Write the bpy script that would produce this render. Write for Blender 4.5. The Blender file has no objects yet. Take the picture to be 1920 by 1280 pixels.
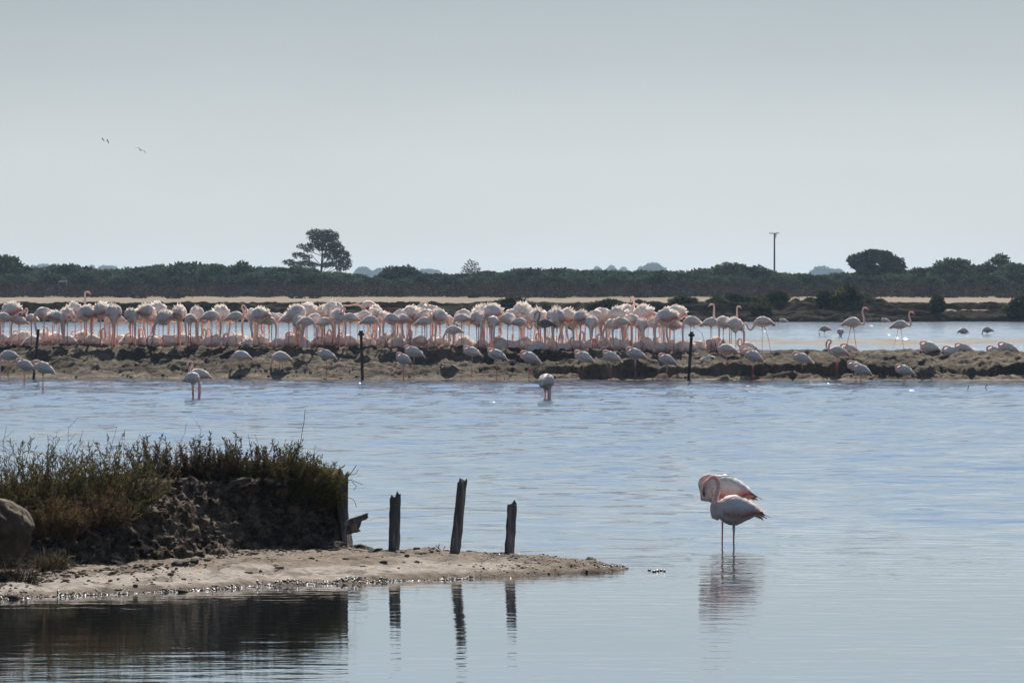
import bpy, math, random
import numpy as np
from mathutils import Vector, Matrix

random.seed(7); RNG = np.random.default_rng(11)
SC = bpy.context.scene
COL = SC.collection
R = math.radians
# ------------------------------------------------------------------ camera
F = 10667.0            # focal length in photo pixels (200 mm on a 36 mm wide frame)
H = 3.3                # eye height above the lagoon, metres
cam = bpy.data.cameras.new('camera'); cam.lens = 200; cam.sensor_width = 36
cam.clip_start = 1; cam.clip_end = 30000
co = bpy.data.objects.new('camera', cam); COL.objects.link(co)
co.location = (0, 0, H)
co.rotation_euler = (R(90) - math.atan((640 - 525) / F), 0, 0)
SC.camera = co
# ------------------------------------------------------------------ sky, sun, exposure
EXPO = 0.4
SUN_EL, SUN_AZ = 45.0, 6.0        # azimuth to the right of straight ahead
w = bpy.data.worlds.new('World'); SC.world = w; w.use_nodes = True
nt = w.node_tree; bg = nt.nodes['Background']
sky = nt.nodes.new('ShaderNodeTexSky'); sky.sky_type = 'NISHITA'; sky.sun_disc = False
sky.sun_elevation = R(SUN_EL); sky.sun_rotation = R(SUN_AZ)
sky.air_density = 1.0; sky.dust_density = 0.15; sky.ozone_density = 4.0
hs = nt.nodes.new('ShaderNodeHueSaturation'); hs.inputs['Saturation'].default_value = 0.82
SKY = 0.06
nt.links.new(sky.outputs[0], hs.inputs['Color'])
tc = nt.nodes.new('ShaderNodeTexCoord'); sp = nt.nodes.new('ShaderNodeSeparateXYZ'); nt.links.new(tc.outputs['Generated'], sp.inputs[0])
mr = nt.nodes.new('ShaderNodeMapRange'); mr.inputs[1].default_value = 0.0; mr.inputs[2].default_value = 0.24; nt.links.new(sp.outputs['Z'], mr.inputs[0])
hz = nt.nodes.new('ShaderNodeValToRGB'); e = hz.color_ramp.elements                    # the colour of the low haze by height
e[0].position, e[0].color = 0.0, (0.58, 0.618, 0.648, 1); e[1].position, e[1].color = 0.22, (0.325, 0.368, 0.415, 1)
k = e.new(0.09); k.color = (0.545, 0.587, 0.615, 1)
hk = nt.nodes.new('ShaderNodeValToRGB'); e = hk.color_ramp.elements                    # how much of it covers the sky
e[0].position, e[0].color = 0.10, (0.86,) * 3 + (1,); e[1].position, e[1].color = 1.0, (0, 0, 0, 1)
for n_ in (hz, hk): nt.links.new(mr.outputs[0], n_.inputs[0])
vs = nt.nodes.new('ShaderNodeVectorMath'); vs.operation = 'SCALE'; nt.links.new(hz.outputs[0], vs.inputs[0])
gx = nt.nodes.new('ShaderNodeVectorMath'); gx.operation = 'DOT_PRODUCT'; nt.links.new(tc.outputs['Generated'], gx.inputs[0]); gx.inputs[1].default_value = (math.sin(R(SUN_AZ - 2)), math.cos(R(SUN_AZ - 2)), 0)
gm = nt.nodes.new('ShaderNodeMapRange'); gm.interpolation_type = 'SMOOTHSTEP'; gm.inputs[1].default_value = 0.955; gm.inputs[2].default_value = 1.0; gm.inputs[3].default_value = 0.90 / SKY / 2 ** EXPO; gm.inputs[4].default_value = 1.13 / SKY / 2 ** EXPO
nt.links.new(gx.outputs['Value'], gm.inputs[0])
mpv = nt.nodes.new('ShaderNodeMapping'); mpv.inputs['Scale'].default_value = (14, 14, 45); nt.links.new(tc.outputs['Generated'], mpv.inputs[0])
nzv = nt.nodes.new('ShaderNodeTexNoise'); nzv.inputs['Scale'].default_value = 1.0; nzv.inputs['Detail'].default_value = 5; nt.links.new(mpv.outputs[0], nzv.inputs['Vector'])
mrv = nt.nodes.new('ShaderNodeMapRange'); mrv.inputs[1].default_value = 0.25; mrv.inputs[2].default_value = 0.75; mrv.inputs[3].default_value = 0.955; mrv.inputs[4].default_value = 1.045; nt.links.new(nzv.outputs[0], mrv.inputs[0])
mlv = nt.nodes.new('ShaderNodeMath'); mlv.operation = 'MULTIPLY'; nt.links.new(gm.outputs[0], mlv.inputs[0]); nt.links.new(mrv.outputs[0], mlv.inputs[1]); nt.links.new(mlv.outputs[0], vs.inputs['Scale'])
mxs = nt.nodes.new('ShaderNodeMix'); mxs.data_type = 'RGBA'; nt.links.new(hk.outputs[0], mxs.inputs[0]); nt.links.new(hs.outputs[0], mxs.inputs[6]); nt.links.new(vs.outputs[0], mxs.inputs[7])
nt.links.new(mxs.outputs[2], bg.inputs[0]); bg.inputs[1].default_value = SKY
sl = bpy.data.lights.new('sun', 'SUN'); sl.energy = 5.0; sl.angle = R(0.5); sl.color = (1.0, 0.93, 0.84)
so = bpy.data.objects.new('sun', sl); COL.objects.link(so)
sd = Vector((math.sin(R(SUN_AZ)) * math.cos(R(SUN_EL)), math.cos(R(SUN_AZ)) * math.cos(R(SUN_EL)), math.sin(R(SUN_EL))))
so.rotation_euler = sd.to_track_quat('Z', 'Y').to_euler(); so.location = (20, 100, 60)
SC.view_settings.view_transform = 'Standard'; SC.view_settings.look = 'None'
SC.view_settings.exposure = EXPO; SC.view_settings.gamma = 1; SC.view_settings.use_curve_mapping = False
SC.cycles.volume_bounces = 1; SC.cycles.max_bounces = 8; SC.cycles.sample_clamp_indirect = 4; SC.cycles.use_denoising = True; SC.cycles.caustics_reflective = False; SC.cycles.caustics_refractive = False

# ------------------------------------------------------------------ helpers
def PX(px, D): return (px - 960) / F * D
def PZ(py, D): return H - (py - 525) / F * D
def DW(py, z=0.0): return F * (H - z) / (py - 525)     # depth of a pixel row on a level of height z

def hash3(ix, iy, iz, seed):
    h = (ix.astype(np.int64) * 374761393 + iy.astype(np.int64) * 668265263 + iz.astype(np.int64) * 2147483647 + seed * 1274126177) & 0xFFFFFFFF
    h = ((h ^ (h >> 13)) * 1274126177) & 0xFFFFFFFF
    h = ((h ^ (h >> 16)) * 2246822519) & 0xFFFFFFFF
    h = h ^ (h >> 15)
    return (h & 0xFFFFFF) / float(0xFFFFFF)
def vnoise(x, y, z=None, seed=0):
    x = np.asarray(x, float); y = np.asarray(y, float)
    z = np.zeros_like(x) if z is None else np.asarray(z, float)
    ix, iy, iz = np.floor(x), np.floor(y), np.floor(z)
    fx, fy, fz = x - ix, y - iy, z - iz
    fx, fy, fz = [f * f * f * (f * (f * 6 - 15) + 10) for f in (fx, fy, fz)]
    r = 0
    for a in (0, 1):
        for b in (0, 1):
            for c in (0, 1):
                wgt = (fx if a else 1 - fx) * (fy if b else 1 - fy) * (fz if c else 1 - fz)
                r = r + wgt * hash3(ix + a, iy + b, iz + c, seed)
    return r * 2 - 1
def fbm(x, y, z=None, oct=4, seed=0, gain=0.5):
    r, a, s = 0, 1.0, 1.0
    for i in range(oct):
        r = r + a * vnoise(np.asarray(x) * s, np.asarray(y) * s, None if z is None else np.asarray(z) * s, seed + i)
        a *= gain; s *= 2.03
    return r
def sstep(a, b, x):
    t = np.clip((np.asarray(x, float) - a) / (b - a), 0, 1); return t * t * (3 - 2 * t)

def mesh_from(name, verts, faces, cols=None, mats=(), smooth=False, midx=None):
    me = bpy.data.meshes.new(name)
    verts = np.asarray(verts, np.float32).reshape(-1, 3)
    if isinstance(faces, np.ndarray):
        n = faces.shape[1]; nf = len(faces)
        me.vertices.add(len(verts)); me.vertices.foreach_set('co', verts.ravel())
        me.loops.add(nf * n); me.loops.foreach_set('vertex_index', faces.astype(np.int32).ravel())
        me.polygons.add(nf); me.polygons.foreach_set('loop_start', np.arange(0, nf * n, n, dtype=np.int32))
        me.polygons.foreach_set('loop_total', np.full(nf, n, np.int32))
        me.update(calc_edges=True)
    else:
        me.from_pydata(verts.tolist(), [], faces)
    if cols is not None:
        a = me.color_attributes.new('Col', 'FLOAT_COLOR', 'POINT')
        c = np.ones((len(verts), 4), np.float32); c[:, :3] = np.asarray(cols, np.float32).reshape(-1, 3)
        a.data.foreach_set('color', c.ravel())
    for m in mats: me.materials.append(m)
    if midx is not None: me.polygons.foreach_set('material_index', np.asarray(midx, np.int32))
    if smooth: me.polygons.foreach_set('use_smooth', np.ones(len(me.polygons), bool))
    me.update()
    return me
def link(name, me, parent=None, **props):
    o = bpy.data.objects.new(name, me); COL.objects.link(o)
    if parent is not None: o.parent = parent
    for k, v in props.items(): o[k] = v
    return o
def thing(name, label, cat, loc=(0, 0, 0), rz=0.0, group=None, scale=1.0, me=None):
    o = bpy.data.objects.new(name, me); COL.objects.link(o)
    o.location = loc; o.rotation_euler = (0, 0, rz); o.scale = (scale,) * 3
    o['label'] = label; o['category'] = cat
    if group: o['group'] = group
    return o
def grid_mesh(name, X, Y, Z, cols=None, mats=(), smooth=True):
    """X, Y, Z: arrays of one shape (rows, columns)"""
    r, c = X.shape
    v = np.stack([X, Y, Z], -1).reshape(-1, 3)
    i = np.arange(r * c).reshape(r, c)
    f = np.stack([i[:-1, :-1], i[:-1, 1:], i[1:, 1:], i[1:, :-1]], -1).reshape(-1, 4)
    return mesh_from(name, v, f, cols, mats, smooth)

# ------------------------------------------------------------------ materials
def nodes(name):
    m = bpy.data.materials.new(name); m.use_nodes = True
    t = m.node_tree; p = t.nodes['Principled BSDF']
    return m, t, p
def N(t, typ, **kw):
    n = t.nodes.new(typ)
    for k, v in kw.items(): setattr(n, k, v)
    return n
def noise_tex(t, scale, detail=4, rough=0.55, coord='Object', stretch=None):
    tc = N(t, 'ShaderNodeTexCoord'); nz = N(t, 'ShaderNodeTexNoise')
    nz.inputs['Scale'].default_value = scale; nz.inputs['Detail'].default_value = detail; nz.inputs['Roughness'].default_value = rough
    if stretch:
        mp = N(t, 'ShaderNodeMapping'); mp.inputs['Scale'].default_value = stretch
        t.links.new(tc.outputs[coord], mp.inputs[0]); t.links.new(mp.outputs[0], nz.inputs['Vector'])
    else: t.links.new(tc.outputs[coord], nz.inputs['Vector'])
    return nz
def mixc(t, fac, a, b, mode='MIX'):
    n = N(t, 'ShaderNodeMix', data_type='RGBA', blend_type=mode)
    for s, v in ((n.inputs[0], fac), (n.inputs[6], a), (n.inputs[7], b)):
        if hasattr(v, 'is_linked') or hasattr(v, 'links'): t.links.new(v, s)
        elif isinstance(v, (int, float)): s.default_value = v
        else: s.default_value = (*v, 1)
    return n.outputs[2]
def ramp(t, src, pts):
    r = N(t, 'ShaderNodeValToRGB'); e = r.color_ramp.elements
    e[0].position, e[0].color = pts[0][0], (*pts[0][1], 1); e[1].position, e[1].color = pts[-1][0], (*pts[-1][1], 1)
    for p, c in pts[1:-1]:
        k = e.new(p); k.color = (*c, 1)
    t.links.new(src, r.inputs[0]); return r.outputs[0]
def bump(t, p, src, dist, strength=1.0, prev=None):
    b = N(t, 'ShaderNodeBump'); b.inputs['Strength'].default_value = strength; b.inputs['Distance'].default_value = dist
    t.links.new(src, b.inputs['Height'])
    if prev is not None: t.links.new(prev, b.inputs['Normal'])
    t.links.new(b.outputs[0], p.inputs['Normal']); return b.outputs[0]
def attr_mat(name, rough=0.8, nscale=None, namt=0.25, bumpd=0.0, spec=0.3, transl=0.0, sss=0.0, objrand=0.0, detail=4):
    m, t, p = nodes(name)
    a = N(t, 'ShaderNodeAttribute', attribute_name='Col'); c = a.outputs['Color']
    if nscale:
        nz = noise_tex(t, nscale, detail)
        g = ramp(t, nz.outputs[0], [(0.25, (1 - namt,) * 3), (0.75, (1 + namt,) * 3)])
        c = mixc(t, 1.0, c, g, 'MULTIPLY')
        if bumpd: bump(t, p, nz.outputs[0], bumpd)
    if objrand:
        oi = N(t, 'ShaderNodeObjectInfo')
        g = ramp(t, oi.outputs['Random'], [(0, (1 - objrand,) * 3), (1, (1, 1, 1))])
        c = mixc(t, 1.0, c, g, 'MULTIPLY')
    t.links.new(c, p.inputs['Base Color']); p.inputs['Roughness'].default_value = rough
    p.inputs['Specular IOR Level'].default_value = spec
    if sss:
        p.inputs['Subsurface Weight'].default_value = sss
        p.inputs['Subsurface Radius'].default_value = (1.0, 0.6, 0.48); p.inputs['Subsurface Scale'].default_value = 0.055
    if transl:
        tr = N(t, 'ShaderNodeBsdfTranslucent'); mx = N(t, 'ShaderNodeMixShader'); mx.inputs[0].default_value = transl
        t.links.new(c, tr.inputs[0]); t.links.new(p.outputs[0], mx.inputs[1]); t.links.new(tr.outputs[0], mx.inputs[2])
        t.links.new(mx.outputs[0], t.nodes['Material Output'].inputs[0])
    return m

# water: dark body, mirror skin, fine ripples on top of the modelled waves
MWATER, t, p = nodes('lagoon_water')
p.inputs['Base Color'].default_value = (0.045, 0.056, 0.055, 1); p.inputs['Roughness'].default_value = 0.03; p.inputs['IOR'].default_value = 1.333
geo = N(t, 'ShaderNodeNewGeometry'); sx = N(t, 'ShaderNodeSeparateXYZ'); t.links.new(geo.outputs['Position'], sx.inputs[0])
calm = N(t, 'ShaderNodeMapRange'); calm.inputs[1].default_value = 61; calm.inputs[2].default_value = 74; calm.inputs[3].default_value = 0.13; calm.inputs[4].default_value = 1.0
t.links.new(sx.outputs['Y'], calm.inputs[0])
nz1 = noise_tex(t, 2.6, 3, 0.5, stretch=(0.55, 1.0, 1.0)); nz2 = noise_tex(t, 0.16, 2, 0.5, stretch=(0.5, 1.0, 1.0))
gl = N(t, 'ShaderNodeMapRange'); gl.inputs[1].default_value = 0.35; gl.inputs[2].default_value = 0.65; gl.inputs[3].default_value = 0.6; gl.inputs[4].default_value = 1.15
t.links.new(nz2.outputs[0], gl.inputs[0])
lag = N(t, 'ShaderNodeMapRange'); lag.inputs[1].default_value = 80; lag.inputs[2].default_value = 190; lag.inputs[3].default_value = 1.0; lag.inputs[4].default_value = 2.3
t.links.new(sx.outputs['Y'], lag.inputs[0]); m0 = N(t, 'ShaderNodeMath', operation='MULTIPLY'); t.links.new(lag.outputs[0], m0.inputs[0]); t.links.new(calm.outputs[0], m0.inputs[1])
mm = N(t, 'ShaderNodeMath', operation='MULTIPLY'); t.links.new(m0.outputs[0], mm.inputs[0]); t.links.new(gl.outputs[0], mm.inputs[1])
b1 = N(t, 'ShaderNodeBump'); b1.inputs['Distance'].default_value = 0.05; b1.inputs['Strength'].default_value = 1.0
mh = N(t, 'ShaderNodeMath', operation='MULTIPLY'); t.links.new(mm.outputs[0], mh.inputs[0]); t.links.new(nz1.outputs[0], mh.inputs[1]); t.links.new(mh.outputs[0], b1.inputs['Height'])
t.links.new(b1.outputs[0], p.inputs['Normal'])
gls = N(t, 'ShaderNodeBsdfGlossy'); rgm = N(t, 'ShaderNodeMapRange'); rgm.inputs[1].default_value = 170; rgm.inputs[2].default_value = 200; rgm.inputs[3].default_value = 0.03; rgm.inputs[4].default_value = 0.085; t.links.new(sx.outputs['Y'], rgm.inputs[0]); t.links.new(rgm.outputs[0], gls.inputs['Roughness']); gls.inputs['Color'].default_value = (0.97, 0.985, 1, 1); t.links.new(b1.outputs[0], gls.inputs['Normal'])
wmx = N(t, 'ShaderNodeMixShader'); wmx.inputs[0].default_value = 0.8; t.links.new(p.outputs[0], wmx.inputs[1]); t.links.new(gls.outputs[0], wmx.inputs[2]); t.links.new(wmx.outputs[0], t.nodes['Material Output'].inputs[0])

def earth_mat(name, scale, cols, bumpd, rough=0.9, spec=0.25, detail=8, wet=None):
    m, t, p = nodes(name)
    a = N(t, 'ShaderNodeAttribute', attribute_name='Col')
    nz = noise_tex(t, scale, detail, 0.62); n2 = noise_tex(t, scale * 7, 4, 0.6)
    g = ramp(t, nz.outputs[0], [(0.28, (cols[0],) * 3), (0.5, (1, 1, 1)), (0.72, (cols[1],) * 3)])
    g2 = ramp(t, n2.outputs[0], [(0.3, (0.75,) * 3), (0.7, (1.2,) * 3)])
    c = mixc(t, 1.0, mixc(t, 1.0, a.outputs['Color'], g, 'MULTIPLY'), g2, 'MULTIPLY')
    t.links.new(c, p.inputs['Base Color']); p.inputs['Roughness'].default_value = rough; p.inputs['Specular IOR Level'].default_value = spec
    b = bump(t, p, nz.outputs[0], bumpd)
    bump(t, p, n2.outputs[0], bumpd * 0.25, prev=b)
    return m
MEARTH = earth_mat('bank_earth', 9.0, (0.55, 1.4), 0.06, spec=0.1)
MSAND = earth_mat('spit_sand', 9.0, (0.6, 1.3), 0.03, rough=0.85, spec=0.1)
MMUD = earth_mat('island_mud', 4.5, (0.62, 1.3), 0.10, spec=0.1)
MDIKE = earth_mat('dike_mud', 1.4, (0.45, 1.05), 0.2, rough=1.0, spec=0.0)
MFLAT = earth_mat('salt_flat', 0.12, (0.75, 1.15), 0.02, spec=0.05)
MPEBBLE = attr_mat('wet_pebble', rough=0.28, spec=0.45)
MCLOD = attr_mat('mud_clod', rough=0.95, nscale=14, namt=0.5, bumpd=0.02, detail=8)
MROCK = attr_mat('rock', rough=0.95, nscale=6, namt=0.45, bumpd=0.03, detail=10)
MWOOD, t, p = nodes('weathered_wood')
nz = noise_tex(t, 14, 6, 0.6, stretch=(1, 1, 0.12))
t.links.new(ramp(t, nz.outputs[0], [(0.3, (0.03, 0.027, 0.026)), (0.5, (0.10, 0.092, 0.09)), (0.7, (0.30, 0.285, 0.285))]), p.inputs['Base Color'])
p.inputs['Roughness'].default_value = 0.9; bump(t, p, nz.outputs[0], 0.015)
MLEAF = attr_mat('foliage', rough=0.7, transl=0.42, spec=0.04)
MTWIG = attr_mat('dry_twig', rough=0.9)
MFEATHER = attr_mat('plumage', rough=0.85, nscale=22, namt=0.15, bumpd=0.008, spec=0.15, sss=0.5, objrand=0.10)
MBLADE = attr_mat('loose_feather', rough=0.85, spec=0.15, transl=0.45, objrand=0.1)
MBILL = attr_mat('bill_horn', rough=0.45, spec=0.4)
MDARK = attr_mat('dark_metal', rough=0.7, nscale=20, namt=0.3)

# ------------------------------------------------------------------ water surface with modelled waves
def make_water():
    ys = [20.0]
    while ys[-1] < 462: ys.append(ys[-1] + (0.05 if 69.4 < ys[-1] < 72.6 else max(0.09, ys[-1] * 0.0026)))
    ys = np.array(ys)
    xs = np.concatenate([[-900, -300, -120], np.arange(-48, 1.5, 0.33), np.arange(1.5, 3.9, 0.05), np.arange(3.9, 48.01, 0.33), [120, 300, 900]])
    X, Y = np.meshgrid(xs, ys)
    Z = np.zeros_like(X)
    rs = np.random.default_rng(3)
    gust = 0.85 + 0.3 * fbm(X / 7.0, Y / 12.0, oct=2, seed=5)
    for i in range(46):
        L = 0.6 * (3.2 / 0.6) ** rs.random()
        a = rs.normal(0, 0.55) + math.pi / 2 + 0.15
        kx, ky = math.cos(a) * 2 * math.pi / L, math.sin(a) * 2 * math.pi / L
        amp = 0.0085 * L * rs.uniform(0.35, 1.0) / 2 / math.pi * 1.9
        cut = sstep(1.2, 2.4, L / (np.maximum(0.09, Y * 0.0026)) / 1.6)
        Z += amp * cut * np.sin(kx * X + ky * Y + rs.random() * 6.28)
    ampl = 0.03 + 0.97 * sstep(61, 84, Y + 4 * vnoise(X / 4, Y / 9, seed=9))
    ampl = ampl * np.clip(gust, 0.15, 1.6) * np.where(Y > 196, 2.4, 1.0 + 1.1 * sstep(85, 180, Y))
    Z *= ampl * np.where(np.abs(X) > 49, 0, 1)
    for lx, ly in ((PX(1351, 71.35), 71.35), (PX(1380, 70.85), 70.85)):            # rings spreading from the wading pair's legs
        r = np.hypot(X - lx, Y - ly)
        Z += 0.010 * np.exp(-r / 0.30) * np.cos(2 * math.pi * r / 0.17) * (r < 1.5)
    me = grid_mesh('water', X, Y, Z, None, [MWATER])
    link('water', me, kind='structure')
make_water()

# ------------------------------------------------------------------ far ground: salt flat behind the dike
def make_ground():
    ys = np.concatenate([[455, 460, 470], np.arange(480, 1000, 4.0), np.arange(1000, 2000, 100), [2600, 4000, 9000]])
    xs = np.concatenate([[-6000, -1500, -400], np.arange(-130, 130.1, 2.0), [400, 1500, 6000]])
    X, Y = np.meshgrid(xs, ys)
    Z = 1.0 + 0.05 * fbm(X / 14, Y / 9, oct=3, seed=2)
    Z = np.where(Y < 458, 0.3, Z)
    n = fbm(X / 20, Y / 25, oct=4, seed=21)
    pale = np.array([0.25, 0.205, 0.155]); soil = np.array([0.13, 0.105, 0.08])
    k = sstep(720, 790, Y + 30 * n)[..., None] * (0.35 + 0.65 * sstep(-0.35, 0.1, n))[..., None]
    c = pale * (1 - k) + soil * k
    link('ground', grid_mesh('ground', X, Y, Z, c.reshape(-1, 3), [MFLAT]), kind='structure')
make_ground()

# ------------------------------------------------------------------ dike of dark mud on the far side of the lagoon
def dike_z(X, Y):
    f = 450 + 1.6 * fbm(X / 6, X * 0, oct=4, seed=31)
    t = (Y - f)
    z = 0.42 * sstep(0, 1.6, t + 0.5 * vnoise(X / 1.7, Y / 1.1, seed=33)) + 0.33 * sstep(2.4, 4.4, t + 0.9 * vnoise(X / 4.5, Y / 2, seed=34)) + 0.62 * sstep(6.2, 8.4, t + 0.8 * vnoise(X / 3.5, Y / 1.5, seed=35))
    z = z * (1 - 0.28 * sstep(11, 20, t))
    z += 0.15 * fbm(X / 1.3, Y / 0.8, oct=4, seed=36) * sstep(-0.3, 0.8, t) + 0.06 * fbm(X / 0.33, Y / 0.33, oct=2, seed=37) * sstep(-0.3, 0.8, t)
    return z - 0.25 * sstep(0, -3, t)
def make_dike():
    xs = np.arange(-60, 60.01, 0.16); ys = np.arange(445, 474, 0.16)
    X, Y = np.meshgrid(xs, ys); Z = dike_z(X, Y)
    n = fbm(X / 5.0, Y / 0.7, oct=5, seed=40, gain=.6)
    dark = np.array([0.014, 0.0128, 0.011]); light = np.array([0.066, 0.058, 0.046])
    k = sstep(-0.1, 0.6, n)[..., None] * 0.9
    c = dark * (1 - k) + light * k
    c = np.where((Z < 0.12)[..., None], dark * 0.8, c)
    link('mud_bank', grid_mesh('mud_bank', X, Y, Z, c.reshape(-1, 3), [MDIKE]), kind='structure')
make_dike()

# ------------------------------------------------------------------ sandbar in the lagoon
def make_sandbar():
    xs = np.arange(-40, 40.1, 0.25); ys = np.arange(272, 338, 0.5)
    X, Y = np.meshgrid(xs, ys)
    t = (Y - 303 + 7 * fbm(X / 18, X * 0, oct=2, seed=51)) / 15
    Z = 0.05 * (1 - t * t * 1.2) + 0.05 * fbm(X / 1.6, Y / 3.5, oct=4, seed=52) - 0.02
    Z = np.maximum(Z, -0.25)
    k = sstep(0.015, 0.06, Z)[..., None]
    c = np.array([0.26, 0.245, 0.22]) * (1 - k) + np.array([0.24, 0.20, 0.145]) * k
    link('sand_bar', grid_mesh('sand_bar', X, Y, Z, c.reshape(-1, 3), [MSAND]), kind='structure')
make_sandbar()

# ------------------------------------------------------------------ the mud island that carries the flock
def isl_px(X): return 960 + X * 55.3
def isl_front(X): 
    q = isl_px(X); return np.interp(q, [-400, 0, 900, 1900, 2300], [192.4, 191.3, 188.0, 186.4, 186.0])
def isl_z(X, Y, fine=True):
    X = np.asarray(X, float); Y = np.asarray(Y, float)
    q = isl_px(X)
    f = isl_front(X) + 0.22 * fbm(X / 1.5, X * 0, oct=3, seed=61)
    d = Y - f
    zc = np.interp(q, [0, 700, 950, 1300, 1920], [1.03, 0.99, 0.92, 0.86, 0.85])
    t = np.clip(d / 3.3, 0, 1)
    left = zc * (1 - (1 - t) ** 1.55) * 0.93 + 0.07 * zc * t
    edge = 0.85 + 0.42 * fbm(X / 0.9, Y * 0, oct=3, seed=63)
    cliff = sstep(0, 0.09, d - edge)
    hz = np.maximum(0.02, 0.25 + 0.20 * fbm(X / 1.0, X * 0 + 3, oct=2, seed=64))
    low = 0.14 * sstep(0, 0.8, d) + 0.05 * sstep(0.38, 0.42, d + 0.1 * vnoise(X / 0.8, X * 0, seed=65))
    top = low + cliff * hz + (zc - 0.19 - hz) * np.clip((d - edge) / (3.3 - 0.85), 0, 1) ** 0.8 * cliff
    e2 = 2.0 + 0.3 * vnoise(X / 1.0, X * 0 + 9, seed=67)
    m = sstep(900, 1080, q + 60 * vnoise(X / 1.2, X * 0 + 7, seed=66))
    mid = sstep(700, 800, q) * (1 - sstep(1180, 1260, q))
    z = left * (1 - m) + top * m
    z = z + mid * 0.14 * (sstep(0, 0.1, d - e2) - sstep(0, 1.4, d - e2)) - mid * 0.07 * sstep(0.6, 1.9, d) * (1 - sstep(0, 0.1, d - e2))
    back = d - 6.3
    z = z - np.where(back > 0, (zc + 0.35) * np.clip(back / 3.5, 0, 1), 0)
    z = np.where(d < 0, -0.09 * -d, z)
    if fine:
        env = sstep(0, 0.9, d)
        z = z + env * (0.06 * fbm(X / 1.0, Y / 0.8, oct=3, seed=71) + 0.055 * fbm(X / 0.24, Y / 0.2, oct=3, seed=72, gain=.6))
        lump = np.maximum(0, fbm(X / 0.5, Y / 0.5, oct=2, seed=73) - 0.55)
        z = z + env * 0.13 * lump
        pit = np.maximum(0, fbm(X / 0.33, Y / 0.4, oct=2, seed=74) - 0.72)
        z = z - env * 0.3 * pit
    return z
def make_island():
    xs = np.arange(-24, 24.01, 0.06); ys = np.arange(184.6, 203.5, 0.06)
    X, Y = np.meshgrid(xs, ys); Z = isl_z(X, Y)
    n = fbm(X / 1.4, Y / 1.0, oct=4, seed=75)
    tan = np.array([0.175, 0.145, 0.11]); drk = np.array([0.09, 0.074, 0.057]); pale = np.array([0.30, 0.25, 0.19]); wet = np.array([0.06, 0.048, 0.036])
    k = sstep(-0.6, 0.7, n)[..., None]
    c = drk * (1 - k) + tan * k
    d = Y - isl_front(X)
    f1 = (sstep(-0.1, 0.1, d) * (1 - sstep(0.12, 0.4, d + 0.15 * n)))[..., None]
    c = c * (1 - f1) + pale * f1
    f2 = (1 - sstep(-0.004, 0.014, Z))[..., None]
    c = c * (1 - f2) + wet * f2
    link('island', grid_mesh('island', X, Y, Z, c.reshape(-1, 3), [MMUD]), kind='structure')
make_island()

# ------------------------------------------------------------------ sand spit in the foreground
SP_F = ([-900, -300, 0, 250, 400, 500, 660, 800, 950, 1060, 1130, 1190, 1260], [56.5, 58.0, 58.9, 59.9, 60.6, 61.4, 62.0, 62.5, 63.1, 63.8, 64.2, 64.9, 66])
SP_B = ([-900, 300, 600, 700, 800, 950, 1060, 1130, 1190, 1260], [74, 73, 70, 67.6, 67.2, 66.3, 66.2, 65.6, 65.0, 64.0])
def spit_z(X, Y):
    q = 960 + X * F / np.maximum(Y, 1)
    f = np.interp(q, *SP_F) + 0.16 * fbm(X / 0.35, X * 0, oct=4, seed=81); b = np.interp(q, *SP_B) + 0.15 * fbm(X / 0.5, X * 0, oct=3, seed=82)
    wdt = np.maximum(b - f, 0.02); d = Y - f; e = b - Y
    z = 0.10 * sstep(0, 2.2, d) * sstep(0, 0.8, e) + 0.05 * sstep(0, 0.25, d) * sstep(0, 0.3, e)
    z = np.where((d > 0) & (e > 0), z, -0.12 * np.minimum(1, np.maximum(-d, -e)))
    env = sstep(0, 0.4, d) * sstep(-0.1, 0.2, e)
    z = z + env * (0.022 * fbm(X / 0.5, Y / 0.7, oct=3, seed=83) + 0.016 * fbm(X / 0.11, Y / 0.14, oct=3, seed=84))
    # gravelly tip: uneven, partly drowned
    tip = sstep(930, 1100, q)
    z = z + tip * (0.028 * fbm(X / 0.12, Y / 0.2, oct=3, seed=85) - 0.02) * np.where((d > -0.1) & (e > -0.1), 1, 0)
    return z, d, q
def make_spit():
    xs = np.arange(-11, 2.4, 0.03); ys = np.arange(55, 74, 0.045)
    X, Y = np.meshgrid(xs, ys); Z, d, q = spit_z(X, Y)
    n = fbm(X / 0.7, Y / 0.9, oct=4, seed=86)
    sand = np.array([0.20, 0.16, 0.122]); salt = np.array([0.36, 0.318, 0.272]); wet = np.array([0.06, 0.048, 0.038]); grav = np.array([0.15, 0.115, 0.08])
    k = (sstep(0.1, 0.5, d) * (1 - sstep(1.1, 2.2, d + 1.0 * n)))[..., None] * 0.9
    c = sand * (1 - k) + salt * k
    g = (sstep(900, 1050, q))[..., None] * 0.85
    c = c * (1 - g) + grav * g
    n5 = fbm(X / 0.35, Y / 0.5, oct=4, seed=88, gain=.65); dk = (sstep(0.25, 0.7, n5) * 0.6)[..., None]; c = c * (1 - dk) + np.array([0.07, 0.055, 0.043]) * dk
    wk = (1 - sstep(0.004, 0.03, Z + 0.012 * n))[..., None]
    c = c * (1 - wk) + wet * wk
    link('sand_spit', grid_mesh('sand_spit', X, Y, Z, c.reshape(-1, 3), [MSAND]), kind='structure')
make_spit()

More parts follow.
